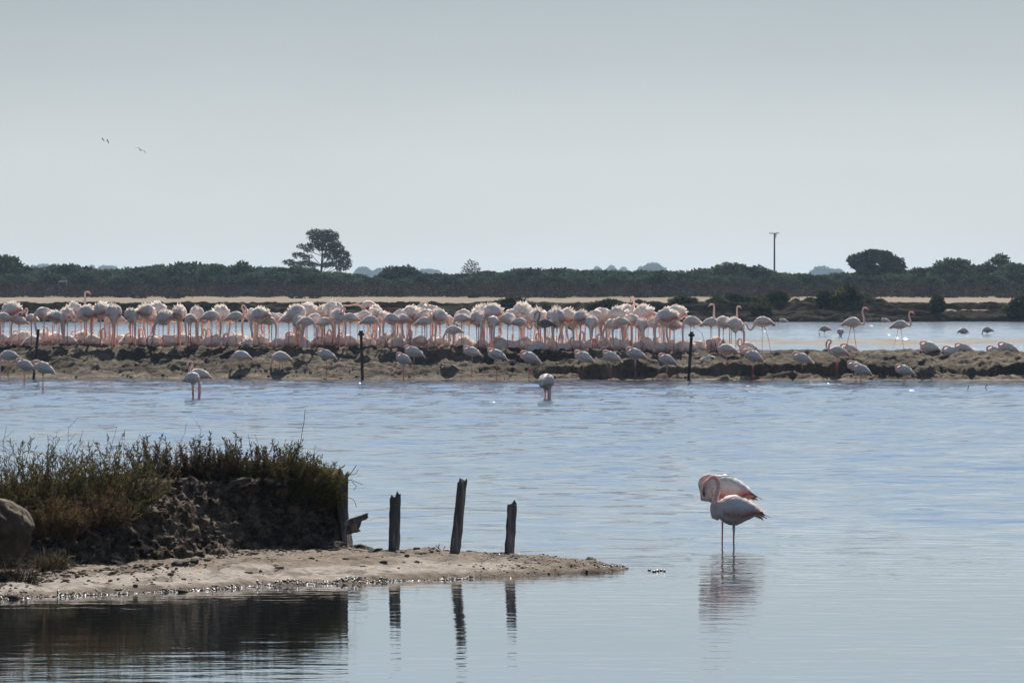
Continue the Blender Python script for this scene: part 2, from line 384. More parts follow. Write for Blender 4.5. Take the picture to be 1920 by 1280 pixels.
# ------------------------------------------------------------------ scattered lumps
_ICO = {}
def ico(sub):
    if sub not in _ICO:
        import bmesh
        bm = bmesh.new(); bmesh.ops.create_icosphere(bm, subdivisions=sub, radius=1)
        v = np.array([x.co[:] for x in bm.verts]); f = np.array([[y.index for y in x.verts] for x in bm.faces]); bm.free()
        _ICO[sub] = (v, f)
    return _ICO[sub]
def scatter_lumps(name, pts, sizes, cols, mat, sub=1, flat=0.6):
    v, f = ico(sub); nv = len(v); n = len(pts)
    rs = np.random.default_rng(5)
    P = []; 
    ang = rs.random(n) * 6.28
    sc = np.stack([sizes * rs.uniform(0.7, 1.4, n), sizes * rs.uniform(0.7, 1.4, n), sizes * flat * rs.uniform(0.6, 1.2, n)], -1)
    vv = v[None] * (1 + 0.25 * rs.normal(size=(n, nv)))[..., None] * sc[:, None, :]
    ca, sa = np.cos(ang)[:, None], np.sin(ang)[:, None]
    x = vv[..., 0] * ca - vv[..., 1] * sa; y = vv[..., 0] * sa + vv[..., 1] * ca
    V = np.stack([x, y, vv[..., 2]], -1) + np.asarray(pts)[:, None, :]
    Fc = (f[None] + (np.arange(n) * nv)[:, None, None]).reshape(-1, 3)
    C = np.repeat(cols, nv, 0)
    return mesh_from(name, V.reshape(-1, 3), Fc, C, [mat])
# ------------------------------------------------------------------ eroded earth bank on the left
BK_F = ([-1500, -400, 0, 120, 260, 330, 400, 480, 560, 640, 700], [58.4, 59.6, 60.4, 61.5, 62.5, 63.2, 64.7, 65.8, 66.6, 67.1, 67.3])   # foot of the face
BK_W = ([-1500, 0, 200, 330, 400, 470, 560, 640], [2.6, 2.8, 3.2, 3.3, 2.2, 1.1, 0.6, 0.35])
BK_T = ([-1500, 0, 150, 300, 420, 520, 640], [0.80, 0.82, 0.84, 0.95, 0.98, 0.96, 0.84])
def make_bank():
    xs = np.concatenate([np.arange(-16, -7, 0.08), np.arange(-7, -1.93, 0.018)])
    prof = [(-0.5, 0, -0.18)] + [(0, 0, 0.03)]
    nv = 90
    V = np.linspace(0, 1, nv)
    X, VV = np.meshgrid(xs, V)
    q = 960 + X * F / 66.0
    f = np.interp(q, *BK_F); wd = np.interp(q, *BK_W); zt = np.interp(q, *BK_T)
    endt = sstep(0, 0.16, -1.95 - X)                       # closes the right hand end
    a = np.clip(VV / 0.62, 0, 1); b = np.clip((VV - 0.62) / 0.23, 0, 1); c_ = np.clip((VV - 0.85) / 0.15, 0, 1)
    steep = sstep(380, 480, q)
    za = a ** 1.0 * (1 - steep) + steep * (a ** 0.9)
    Y = f - 0.12 + wd * (a ** (0.75)) + 3.2 * b + 2.6 * c_
    Z = -0.06 + (zt + 0.06) * za + 0.10 * b - (zt + 0.4) * c_
    # erosion: displaced towards the viewer and upward
    n1 = fbm(X / 0.4, Y / 0.4, Z / 0.35, oct=4, seed=91, gain=.6)
    n2 = fbm(X / 0.13, Y / 0.16, Z / 0.11, oct=3, seed=94)
    rid = fbm(X / 0.07, Y / 0.09, Z / 0.055, oct=3, seed=97, gain=.65)
    env = sstep(0.0, 0.08, VV) * (1 - 0.6 * b)
    Y = Y - env * (0.11 * n1 + 0.06 * rid + 0.04 * n2)
    Z = Z + env * (0.05 * n1 * (1 - steep * 0.5) + 0.018 * rid + 0.03 * n2)
    # under-cut face towards the right end
    und = steep * sstep(0.15, 0.45, za) * (1 - sstep(0.75, 0.95, za)) * (a < 1)
    Y = Y + und * 0.28
    X2 = X + env * 0.03 * n2
    Z = Z * endt + (1 - endt) * -0.15
    n3 = fbm(X / 0.16, Y / 0.2, Z / 0.12, oct=4, seed=99, gain=.65)
    mud = np.array([0.042, 0.034, 0.026]); dry = np.array([0.22, 0.17, 0.125])
    slope = (1 - steep) * sstep(230, 300, q)  # sunlit look of the gentle slope painted in: paler soil there, darker where steep
    k = np.clip(sstep(-0.25, 0.75, n3 + 0.5 * slope - 0.15 * steep) * 0.85, 0, 1)[..., None]
    c = mud * (1 - k) + dry * k
    link('earth_bank', grid_mesh('earth_bank', X2, Y, Z, c.reshape(-1, 3), [MEARTH]), kind='structure')
    rs = np.random.default_rng(17); ok = np.argwhere((a > 0.06) & (a < 0.97) & (X > -6.3) & (endt > 0.95)); pk = ok[rs.choice(len(ok), 2600)]
    P = np.stack([X2[pk[:, 0], pk[:, 1]], Y[pk[:, 0], pk[:, 1]] - 0.004, Z[pk[:, 0], pk[:, 1]] + 0.004], -1); kk = rs.uniform(0.5, 1.5, (len(P), 1))
    link('clods', scatter_lumps('clods', P, rs.gamma(1.5, 0.008, len(P)) + 0.005, np.array([[0.095, 0.075, 0.058]]) * kk, MCLOD), kind='stuff')
make_bank()

# ------------------------------------------------------------------ stones and clods
def lump_mesh(name, size, seed, mat, col, sub=3, rough=0.35, top=None):
    v, f = ico(sub)
    n = fbm(v[:, 0] * 1.3 + seed * 7, v[:, 1] * 1.3, v[:, 2] * 1.3, oct=4, seed=seed, gain=0.6)
    p = v * (1 + rough * n)[:, None] * np.array(size)
    col = np.array(col); c = col[None] * (1 + 0.35 * fbm(v[:, 0] * 3, v[:, 1] * 3, v[:, 2] * 3, seed=seed + 3))[:, None]
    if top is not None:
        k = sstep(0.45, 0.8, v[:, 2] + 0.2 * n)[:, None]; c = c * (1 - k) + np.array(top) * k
    return mesh_from(name, p, f, np.clip(c, 0.01, 1), [mat], smooth=False)
def make_pebbles():
    rs = np.random.default_rng(8); pts = []; sz = []; cl = []
    q = rs.uniform(-80, 1215, 2300)
    for a in q:
        D = np.interp(a, *SP_F)
        off = rs.normal(0.02, 0.06) if a < 900 else rs.uniform(-0.15, max(0.2, np.interp(a, *SP_B) - D + 0.1))
        D += off; x = PX(a, D)
        z = float(spit_z(np.array([x]), np.array([D]))[0][0])
        s = rs.uniform(0.005, 0.018)
        if z < -0.02: continue
        pts.append((x, D, z + s * 0.2)); sz.append(s)
        k = rs.random(); cl.append((0.035, 0.028, 0.022) if k < 0.7 else (0.16, 0.125, 0.09) if k < 0.93 else (0.4, 0.36, 0.32))
    for a, b in ((1218, 1069), (1232, 1071), (1240, 1070), (1246, 1071), (1226, 1072)):
        D = DW(b); pts.append((PX(a, D), D, 0.005)); sz.append(0.03); cl.append((0.2, 0.16, 0.12))
    link('gravel', scatter_lumps('gravel', np.array(pts), np.array(sz), np.array(cl), MPEBBLE), kind='stuff')
    # crumbs of dry earth over the slope and the sand
    pts = []; sz = []; cl = []
    for i in range(2600):
        a = rs.uniform(-40, 1000); D = (np.interp(a, *BK_F) if a < 700 else np.interp(a, *SP_B)) - abs(rs.normal(0, 0.55 if i % 3 else 2.0)); x = PX(a, D)
        z = float(spit_z(np.array([x]), np.array([D]))[0][0]); s = rs.gamma(1.3, 0.007) + 0.003
        if z < 0.01: continue
        pts.append((x, D, z + 0.2 * s)); sz.append(s); k = rs.random()
        cl.append((0.09, 0.075, 0.06) if k < 0.7 else (0.28, 0.22, 0.17))
    link('rubble', scatter_lumps('rubble', np.array(pts), np.array(sz), np.array(cl), MCLOD), kind='stuff')
    # broken mud along the island's foot and shelf
    pts = []; sz = []; cl = []
    for i in range(900):
        x = rs.uniform(-20, 20); D = float(isl_front(x)) + rs.gamma(2.0, 0.5); z = float(isl_z(x, D))
        s = rs.gamma(1.2, 0.014) + 0.006
        pts.append((x, D, z + 0.1 * s)); sz.append(s); k = rs.uniform(0.5, 1.1); cl.append((0.22 * k, 0.17 * k, 0.11 * k))
    link('mud_crumbs', scatter_lumps('mud_crumbs', np.array(pts), np.array(sz), np.array(cl), MCLOD), kind='stuff')
make_pebbles()
def clod(px, py, w_px, h_px, D, label, seed, name='mud_clod', cat='mud clod', col=(0.06, 0.05, 0.042)):
    s = D / F
    me = lump_mesh(name, (w_px * s / 2, w_px * s / 2.2, h_px * s / 1.6), seed, MCLOD, col, rough=0.4)
    x = PX(px, D); return thing(name, label, cat, (x, D, PZ(py, D)), 0, None, 1, me)
clod(708, 1040, 34, 18, 66.2, 'dark rounded mud clod on the sand left of the first wooden post', 1)
clod(672, 1031, 24, 14, 66.9, 'small dark clod below the end of the earth bank', 2)
clod(625, 1028, 52, 20, 66.6, 'broad heap of dark mud at the foot of the bank end', 3)
clod(1104, 1056, 26, 16, 65.6, 'dark pointed clod near the tip of the sand spit', 4)
clod(1128, 1059, 16, 8, 65.4, 'little dark lump beside the pointed clod at the spit tip', 5)
clod(842, 1057, 16, 12, 65.0, 'small dark block on the sand before the leaning middle post', 6)
clod(340, 1062, 30, 16, 62.6, 'lumpy dark clod on the sand below the bank slope', 7)
clod(365, 1052, 16, 9, 63.0, 'small clod up the sand behind the lumpy one', 8)
clod(24, 1121, 20, 8, 58.9, 'flat dark stone at the waterline near the left end of the spit', 9, 'stone', 'stone')
clod(342, 1109, 20, 7, 60.2, 'wet dark stone at the waterline below the bank slope', 10, 'stone', 'stone')
# big rock at the left edge
D = 61.0; s = D / F
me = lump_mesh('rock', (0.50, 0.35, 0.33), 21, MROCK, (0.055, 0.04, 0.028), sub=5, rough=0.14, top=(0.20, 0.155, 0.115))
rk = thing('rock', 'big rounded rock with pale top edge at the left end of the bank', 'rock', (PX(-18, D), D, PZ(988, D)), 0.3, None, 1, me)
rk.rotation_euler = (0, 0.42, 0.5)

# ------------------------------------------------------------------ lofts
def catmull(P, sub):
    P = np.asarray(P, float); out = []
    Q = np.vstack([2 * P[0] - P[1], P, 2 * P[-1] - P[-2]])
    for i in range(1, len(Q) - 2):
        for k in range(sub):
            u = k / sub
            a, b, c, d = Q[i - 1], Q[i], Q[i + 1], Q[i + 2]
            out.append(0.5 * (2 * b + (c - a) * u + (2 * a - 5 * b + 4 * c - d) * u * u + (3 * b - 3 * c + d - a) * u ** 3))
    out.append(Q[-2]); return np.array(out)
def loft(P, n=10):
    """P rows: x, y, z, lateral radius, in-plane radius. Returns verts, quads, ring count."""
    P = np.asarray(P, float); T = np.gradient(P[:, :3], axis=0); T /= np.linalg.norm(T, axis=1)[:, None] + 1e-9
    lat = np.array([0, 1.0, 0]); V = []
    for i in range(len(P)):
        l = lat - T[i] * np.dot(lat, T[i]); l /= np.linalg.norm(l) + 1e-9
        nn = np.cross(T[i], l)
        for k in range(n):
            th = 2 * math.pi * k / n
            V.append(P[i, :3] + l * math.cos(th) * P[i, 3] + nn * math.sin(th) * P[i, 4])
    m = len(P); Fq = []
    for i in range(m - 1):
        for k in range(n):
            Fq.append([i * n + k, i * n + (k + 1) % n, (i + 1) * n + (k + 1) % n, (i + 1) * n + k])
    V = list(V); V.append(P[0, :3]); V.append(P[-1, :3]); a, b = m * n, m * n + 1
    for k in range(n):
        Fq.append([a, (k + 1) % n, k]); Fq.append([b, (m - 1) * n + k, (m - 1) * n + (k + 1) % n])
    return [np.array(v) for v in V], Fq

# ------------------------------------------------------------------ wooden posts, plank, sticks
def post(name, label, cat, x0, y0, x1, y1, w_px, D, seed, group=None, n=11, m=14, flat=1.0, sink=0.25):
    s = D / F; rs = np.random.default_rng(seed)
    b = np.array([PX(x0, D), D, PZ(y0, D) - sink]); tp = np.array([PX(x1, D), D + rs.uniform(-.05, .05), PZ(y1, D)])
    ax = tp - b; rad = w_px * s / 2; prof = 1 + 0.10 * rs.normal(size=n)
    V = []; Fq = []
    for i in range(m + 1):
        u = i / m; c = np.array([0, 0, 0]) + ax * u
        r = rad * (1.06 - 0.1 * u) * (1 + 0.025 * rs.normal())
        c = c + np.array([rs.normal() * 0.018 * rad * 2, 0, 0])
        for k in range(n):
            th = 2 * math.pi * k / n
            zj = rad * 0.55 * rs.normal() if i == m else 0
            a_, b_ = math.cos(th) * r * prof[k] * (1 + 0.025 * rs.normal()), math.sin(th) * r * prof[k] * flat; cx_, cz_ = ax[0] / np.hypot(ax[0], ax[2]), ax[2] / np.hypot(ax[0], ax[2])
            V.append(c + np.array([a_ * cz_ + zj * cx_, b_, -a_ * cx_ + zj * cz_]))
    for i in range(m):
        for k in range(n): Fq.append([i * n + k, i * n + (k + 1) % n, (i + 1) * n + (k + 1) % n, (i + 1) * n + k])
    V.append(ax - np.array([0, 0, rad * 0.4])); 
    for k in range(n): Fq.append([m * n + k, m * n + (k + 1) % n, len(V) - 1])
    me = mesh_from(name, V, Fq, None, [MWOOD])
    return thing(name, label, cat, tuple(b), 0, group, 1, me)
G = 'weathered wooden posts on the sand spit'
post('wooden_post', 'weathered upright wooden post, leftmost of three on the sand spit', 'post', 737, 1042, 741, 930, 20, 66.6, 1, G)
post('wooden_post', 'tallest wooden post, leaning right, middle of three on the spit', 'post', 848, 1049, 867, 903, 19, 66.1, 2, G)
post('wooden_post', 'short wooden post with notched top, rightmost of three on the spit', 'post', 952, 1054, 961, 945, 20, 65.8, 3, G)
post('wooden_stump', 'thick grey rotten stump standing at the right end of the bank', 'stump', 638, 1020, 640, 892, 26, 67.6, 4)
post('broken_plank', 'broken plank sticking out right from the end of the bank', 'plank', 632, 986, 686, 968, 13, 67.5, 5, flat=0.6, sink=0)
post('broken_plank', 'short rotten board end under the longer broken plank', 'plank', 630, 994, 671, 984, 22, 67.6, 6, flat=0.5, sink=0)
def stick(name, label, cat, pts, D, r, mat=MWOOD, col=(0.06, 0.05, 0.04), group=None, parent=None):
    P = [(PX(a, D), D, PZ(b, D), r, r) for a, b in pts]; P = catmull(P, 3); o = P[0, :3].copy(); P[:, :3] -= o
    # lofts keep +Y as the lateral axis
    V, Fq = loft(P, 6); me = mesh_from(name, V, Fq, np.tile(col, (len(V), 1)), [mat])
    if parent is not None:
        c = link(name, me, parent); c.location = Vector(o) - parent.location; return c
    return thing(name, label, cat, tuple(o), 0, group, 1, me)
stick('driftwood', 'long dark driftwood pole lying between the left and middle posts', 'driftwood', [(748, 1041), (780, 1042), (812, 1042), (832, 1040)], 66.8, 0.022)
tw = stick('twig', 'thin branching twig standing beside the middle post', 'twig', [(828, 1040), (826, 1032), (822, 1026), (824, 1020)], 66.6, 0.006, MTWIG)
for pts in ([(826, 1034), (832, 1029), (834, 1024)], [(826, 1036), (816, 1031), (808, 1028)], [(822, 1028), (818, 1023), (818, 1021)]): stick('branch', '', '', pts, 66.6, 0.004, MTWIG, parent=tw)
tw = stick('twig', 'fallen forked twig on the sand right of the middle post', 'twig', [(858, 1046), (872, 1043), (884, 1040), (892, 1036)], 66.0, 0.007, MTWIG)
for pts in ([(868, 1044), (874, 1046), (884, 1045)], [(876, 1042), (876, 1037)]): stick('branch', '', '', pts, 66.0, 0.005, MTWIG, parent=tw)
stick('twig', 'bent twig crossing the sand in front of the middle post', 'twig', [(810, 1052), (822, 1050), (836, 1054), (846, 1056)], 65.4, 0.008, MTWIG)
stick('twig', 'thin reed stub rising from the water, left of two', 'reed', [(1814, 734), (1815, 728), (1817, 722)], 172, 0.012, MTWIG)
stick('twig', 'thin reed stub rising from the water, right of two', 'reed', [(1847, 733), (1847, 727), (1851, 722)], 172, 0.012, MTWIG)
for i, (a, b, c_, d_) in enumerate(((1068, 707, 1120, 705), (850, 707, 880, 706), (985, 702, 1015, 703))):
    D = 188.6
    stick('driftwood', ['dark flat stick lying at the waterline right of the wading rear-view bird', 'short dark stick at the waterline under a head-down bird', 'curved dark stick on the shelf behind the wading rear-view bird'][i], 'driftwood', [(a, b), ((a + c_) / 2, (b + d_) / 2 + 1), (c_, d_)], D, 0.022)
stick('driftwood', 'dark straight stick lying on the mud slope near the left', 'driftwood', [(404, 696), (414, 694.5), (424, 693)], float(isl_front(PX(414, 190))) + 1.0, 0.03)

# ------------------------------------------------------------------ marker stakes of the island
def stake(label, x0, y0, x1, y1, D, r, cap, mid):
    b = np.array([PX(x0, D), D, PZ(y0, D) - 0.3]); tp = np.array([PX(x1, D), D, PZ(y1, D)])
    o = thing('marker_stake', label, 'stake', tuple(b), 0, 'dark stakes along the island')
    ax = tp - b; P = catmull([(*(ax * u), r, r) for u in (0, 0.33, 0.66, 1.0)], 2); V, Fq = loft(P, 8)
    link('pole', mesh_from('pole', V, Fq, np.tile((0.035, 0.033, 0.03), (len(V), 1)), [MDARK]), o)
    if cap:
        e = ax * (1 - 0.075); f = ax * (1 + 0.012)
        P = [(*(e + (f - e) * u), q, q) for u, q in ((0, r * 1.2), (0.1, r * 2.0), (0.5, r * 2.1), (0.62, r * 1.2), (1, r * 1.25))]; V, Fq = loft(P, 8)
        link('clamp', mesh_from('clamp', V, Fq, np.tile((0.02, 0.02, 0.022), (len(V), 1)), [MDARK]), o)
stake('thin dark stake leaning right among the birds at the far left', 61, 712, 72, 617, 188.8, 0.045, False, 0)
stake('upright dark stake with a clamp near its top, middle of three', 680, 713, 677, 621, 188.4, 0.05, True, 0)
stake('dark stake with clamped top leaning right, rightmost of three', 1290, 713, 1297, 623, 187.5, 0.05, True, 0)

# ------------------------------------------------------------------ plants
def unit(a): return a / (np.linalg.norm(a, axis=-1, keepdims=True) + 1e-9)
def blades(P, Dr, L, W, C, rs, taper=0.25):
    """flat leaves / sprigs: one quad each"""
    n = len(P); Dr = unit(Dr); sd = unit(np.cross(Dr, rs.normal(size=(n, 3))))
    L = np.asarray(L)[:, None]; W = np.asarray(W)[:, None]
    m = P + Dr * L * 0.45; tip = P + Dr * L
    V = np.stack([P - sd * W * taper, P + sd * W * taper, m + sd * W, tip + sd * W * taper, tip - sd * W * taper, m - sd * W], 1)
    i = np.arange(n)[:, None] * 6
    Fq = np.concatenate([i + np.array([0, 1, 2, 5]), i + np.array([5, 2, 3, 4])])
    return V.reshape(-1, 3), Fq, np.repeat(np.asarray(C), 6, 0)
def prisms(A, B, ra, rb, rs=None):
    n = len(A); d = unit(B - A); ref = np.where(np.abs(d[:, 2:3]) > 0.9, np.array([[1.0, 0, 0]]), np.array([[0, 0, 1.0]]))
    s = unit(np.cross(d, ref)); u = np.cross(d, s); V = []
    for k in range(3):
        th = 2 * math.pi * k / 3; o = s * math.cos(th) + u * math.sin(th)
        V.append(A + o * np.asarray(ra)[:, None]); V.append(B + o * np.asarray(rb)[:, None])
    V = np.stack(V, 1); i = np.arange(n)[:, None] * 6
    Fq = np.concatenate([i + np.array(q) for q in ([0, 2, 3, 1], [2, 4, 5, 3], [4, 0, 1, 5])])
    return V.reshape(-1, 3), Fq
def branch_paths(rs, n, rx, ry, h, lean=0.5, segs=4, wob=0.12, up=1.0):
    """n wandering stems from an ellipse; returns (n, segs+1, 3)"""
    a = rs.random(n) * 6.28; r = np.sqrt(rs.random(n))
    b = np.stack([np.cos(a) * r * rx, np.sin(a) * r * ry, np.zeros(n)], -1)
    hh = h * rs.uniform(0.55, 1.0, n) * (1 - 0.35 * r ** 2)
    d = unit(np.stack([np.cos(a) * r * lean, np.sin(a) * r * lean, np.full(n, up)], -1) + 0.12 * rs.normal(size=(n, 3)))
    P = [b]
    for k in range(segs):
        d = unit(d + wob * rs.normal(size=(n, 3))); P.append(P[-1] + d * (hh / segs)[:, None])
    return np.stack(P, 1)
def shrub(name, label, cat, px, py, D, w_px, h_px, cols, seed, stems=70, sprigs=26, lean=1.0, sl=0.05, sw=0.0048, bare=0.15, group=None, dy=0.7, twigs=6):
    s = D / F; rs = np.random.default_rng(seed); rx = w_px * s / 2 * 0.75; h = h_px * s * 1.05
    root = thing(name, label, cat, (PX(px, D), D, PZ(py, D) - 0.04), 0, group)
    stems = int(stems * 1.5); P = branch_paths(rs, stems, rx, rx * dy, h, lean); n, m, _ = P.shape
    A = P[:, :-1].reshape(-1, 3); B = P[:, 1:].reshape(-1, 3); r = np.tile(np.linspace(0.008, 0.002, m - 1), n)
    V, Fq = prisms(A, B, r, r * 0.7)
    link('stem', mesh_from('stem', V, Fq, np.tile((0.05, 0.038, 0.03), (len(V), 1)), [MTWIG]), root)
    k = int(stems * sprigs * 1.6); si = rs.integers(0, n, k); tt = bare * .6 + (1 - bare * .6) * rs.random(k); seg = np.minimum((tt * (m - 1)).astype(int), m - 2); fr = (tt * (m - 1) - seg)[:, None]
    base = P[si, seg] * (1 - fr) + P[si, seg + 1] * fr; sdir = unit(P[si, seg + 1] - P[si, seg])
    dr = unit(sdir * 0.9 + 0.9 * rs.normal(size=(k, 3)) + np.array([0, 0, 0.25]))
    cols = np.array(cols); pick = rs.random(n); ci = np.minimum((pick * len(cols)).astype(int), len(cols) - 1)
    C = cols[ci[si]] * rs.uniform(0.6, 1.45, (k, 1)) 
    V, Fq, C = blades(base, dr, sl * rs.uniform(0.5, 1.3, k), sw * rs.uniform(0.6, 1.4, k), C, rs, 0.45)
    link('foliage', mesh_from('foliage', V, Fq, C, [MLEAF]), root)
    if twigs:
        P = branch_paths(rs, twigs, rx * 0.9, rx * 0.4, h * 1.25, lean * 0.8, segs=6, wob=0.22)
        A = P[:, :-1].reshape(-1, 3); B = P[:, 1:].reshape(-1, 3)
        a2 = P[:, 3:].reshape(-1, 3); b2 = a2 + unit(rs.normal(size=a2.shape) + np.array([0, 0, 0.9])) * h * 0.16
        V, Fq = prisms(np.vstack([A, a2]), np.vstack([B, b2]), np.full(len(A) + len(a2), 0.0028), np.full(len(A) + len(a2), 0.0018))
        link('dead_twigs', mesh_from('dead_twigs', V, Fq, np.tile((0.11, 0.095, 0.085), (len(V), 1)), [MTWIG]), root, kind='stuff')
    return root
OLV = [(0.092, 0.086, 0.034), (0.072, 0.068, 0.030), (0.11, 0.094, 0.036)]
ORG = [(0.115, 0.074, 0.037), (0.095, 0.076, 0.037), (0.09, 0.056, 0.036)]
BRN = [(0.085, 0.062, 0.045), (0.10, 0.07, 0.052), (0.075, 0.066, 0.04)]
GB = 'shrubs on the earth bank'
BD = 64.6
shrub('saltbush', 'tall olive green saltbush cut off by the left edge of the photo', 'shrub', 4, 985, 63.8, 90, 205, OLV, 1, 80, 34, group=GB)
shrub('saltbush', 'olive and orange saltbush second from the left edge on the bank', 'shrub', 78, 975, 64.2, 120, 172, OLV + ORG[:1], 2, 90, 34, group=GB, twigs=10)
shrub('saltbush', 'wide olive saltbush under the tall bare twigs on the left bank', 'shrub', 160, 965, 64.6, 130, 168, OLV, 3, 95, 34, group=GB, twigs=16)
shrub('saltbush', 'olive saltbush just left of the dark upright stems on the bank', 'shrub', 225, 955, 65.0, 100, 158, OLV + BRN[:1], 4, 80, 34, group=GB, twigs=8)
shrub('saltbush', 'low rusty orange saltbush hanging down the bank behind the rock', 'shrub', 96, 1000, 63.0, 120, 80, ORG, 5, 85, 30, 1.0, group=GB, twigs=0)
shrub('saltbush', 'rusty brown saltbush low on the left slope right of the orange one', 'shrub', 175, 985, 63.6, 120, 85, ORG + BRN[:1], 6, 80, 30, 1.0, group=GB, twigs=2)
shrub('saltbush', 'dark small tuft of saltbush on the bare slope below the others', 'shrub', 240, 972, 64.2, 46, 50, [(0.045, 0.05, 0.02)], 7, 34, 26, group=GB, twigs=1)
shrub('seepweed', 'dark brown seepweed with spiky upright stems, leftmost of its row', 'shrub', 290, 925, 66.8, 74, 122, BRN, 8, 44, 44, 0.28, 0.045, 0.006, 0.1, group=GB, twigs=6)
shrub('seepweed', 'dark brown upright seepweed in mid bank, second of its row', 'shrub', 350, 918, 67.0, 76, 112, BRN, 9, 44, 42, 0.28, 0.045, 0.006, 0.1, group=GB, twigs=8)
shrub('seepweed', 'tallest dark seepweed with tapering spires at the bank middle', 'shrub', 418, 915, 67.0, 84, 116, BRN, 10, 46, 44, 0.28, 0.045, 0.006, 0.1, group=GB, twigs=6)
shrub('seepweed', 'thin grey brown seepweed between the spires and the round end bush', 'shrub', 478, 912, 67.2, 70, 90, BRN + OLV[1:2], 11, 36, 38, 0.35, 0.045, 0.006, 0.1, group=GB, twigs=6)
shrub('saltbush', 'brown topped olive saltbush left half of the bush at bank end', 'shrub', 528, 918, 67.2, 96, 108, BRN[:2] + OLV[:2], 12, 90, 36, 0.7, group=GB, twigs=5)
shrub('saltbush', 'round yellow green saltbush drooping over the right end of the bank', 'shrub', 572, 930, 67.2, 100, 96, OLV + [(0.10, 0.10, 0.03)], 13, 110, 38, 0.95, group=GB, twigs=10)
shrub('saltbush', 'small olive sprig hanging by the rotten stump at bank end', 'shrub', 612, 945, 67.3, 44, 52, OLV, 14, 34, 26, 0.9, group=GB, twigs=4)
shrub('dead_bush', 'tangle of bare dead stems at the bank foot below the rock', 'dead bush', 30, 1092, 60.4, 80, 60, [(0.09, 0.075, 0.045), (0.06, 0.05, 0.035)], 15, 46, 4, 0.9, 0.09, 0.004, 0.2, group=GB, twigs=26)
shrub('grass_tuft', 'tuft of dry grass on the slope foot right of the dead stems', 'grass tuft', 92, 1066, 61.6, 60, 46, [(0.12, 0.10, 0.06), (0.07, 0.06, 0.035)], 16, 40, 8, 0.9, 0.08, 0.004, 0.0, twigs=6)
# bare stalks against the water
stick('dry_stalk', 'single thin dry stalk rising above the end bush over the water', 'stalk', [(562, 838), (566, 812), (570, 790), (572, 768)], 67.0, 0.0035, MTWIG)
tw = stick('dead_branch', 'thin dead branch reaching right from the top of the rotten stump', 'branch', [(634, 906), (650, 896), (660, 884), (668, 872)], 67.4, 0.005, MTWIG)
for pts in ([(648, 898), (664, 902), (680, 908)], [(656, 890), (666, 888), (672, 880)], [(642, 930), (662, 936), (668, 950)], [(660, 903), (668, 912), (662, 918)]): stick('branch', '', '', pts, 67.4, 0.0035, MTWIG, parent=tw)

# ---- far plants: leaf clumps
def crown(rs, blobs, n, size, col, var=0.35, shell=0.55):
    """blobs: (x, y, z, rx, ry, rz) ; leaf clumps scattered through each volume"""
    blobs = np.array(blobs, float); vol = blobs[:, 3] * blobs[:, 4] * blobs[:, 5]; pr = vol ** 0.75; pr /= pr.sum()
    bi = rs.choice(len(blobs), n, p=pr); d = unit(rs.normal(size=(n, 3))); r = shell + (1 - shell) * rs.random(n) ** 0.5
    r = r * (1 + 0.13 * vnoise(d[:, 0] * 3 + bi * 5, d[:, 1] * 3, d[:, 2] * 3, 4))
    P = blobs[bi, :3] + d * blobs[bi, 3:] * r[:, None]
    cl = vnoise(P[:, 0] / size / 5, P[:, 1] / size / 5, P[:, 2] / size / 5, 6)
    C = np.array(col)[None] * np.clip(1 + var * 1.6 * cl + var * 0.6 * rs.normal(size=n), 0.3, 2)[:, None]
    dr = unit(d + 0.9 * rs.normal(size=(n, 3)) + np.array([0, 0, 0.3]))
    return blades(P, dr, size * rs.uniform(0.7, 1.6, n), size * 0.36 * rs.uniform(0.6, 1.4, n), C, rs, 0.5)
def limbs(rs, trunk, targets, r0):
    """tapered trunk through points + limbs to the clump centres"""
    T = np.array(trunk, float); A = [T[i] for i in range(len(T) - 1)]; B = [T[i + 1] for i in range(len(T) - 1)]
    k = len(A); ra = [r0 * (1 - 0.75 * i / k) for i in range(k)]; rb = [r0 * (1 - 0.75 * (i + 1) / k) for i in range(k)]
    for t in targets:
        t = np.array(t, float); z = min(t[2] - 0.05, T[0][2] + (t[2] - T[0][2]) * 0.72)
        j = int(np.argmin(np.abs(T[:, 2] - z))); s = T[j]; mid = s * 0.45 + t * 0.55 + np.array([0, 0, -0.06 * np.linalg.norm(t - s)])
        A += [s, mid]; B += [mid, t]; q = r0 * 0.32 * (1 - 0.5 * j / len(T)); ra += [q, q * 0.7]; rb += [q * 0.7, q * 0.25]
    V, Fq = prisms(np.array(A), np.array(B), np.array(ra), np.array(rb)); return V, Fq
_TM = {}
def tree_mesh(key, blobs, trunk, n, size, col, seed, r0=0.2, var=0.35, shell=0.55):
    rs = np.random.default_rng(seed)
    V, Fq, C = crown(rs, blobs, n, size, col, var, shell); c = mesh_from('crown', V, Fq, C, [MLEAF])
    V, Fq = limbs(rs, trunk, [b[:3] for b in blobs], r0); t = mesh_from('trunk', V, Fq, np.tile((0.05, 0.042, 0.036), (len(V), 1)), [MTWIG])
    _TM[key] = (c, t)
def tree(name, label, cat, key, px, D, scale, group=None, rz=0.0, sz=None, z=1.0):
    o = thing(name, label, cat, (PX(px, D), D, z), rz, group, scale)
    if sz: o.scale = (scale * sz, scale * sz, scale)
    link('crown', _TM[key][0], o); link('trunk', _TM[key][1], o); return o
GREEN = (0.042, 0.060, 0.034); DGREEN = (0.030, 0.044, 0.028); BLUEG = (0.05, 0.065, 0.05)
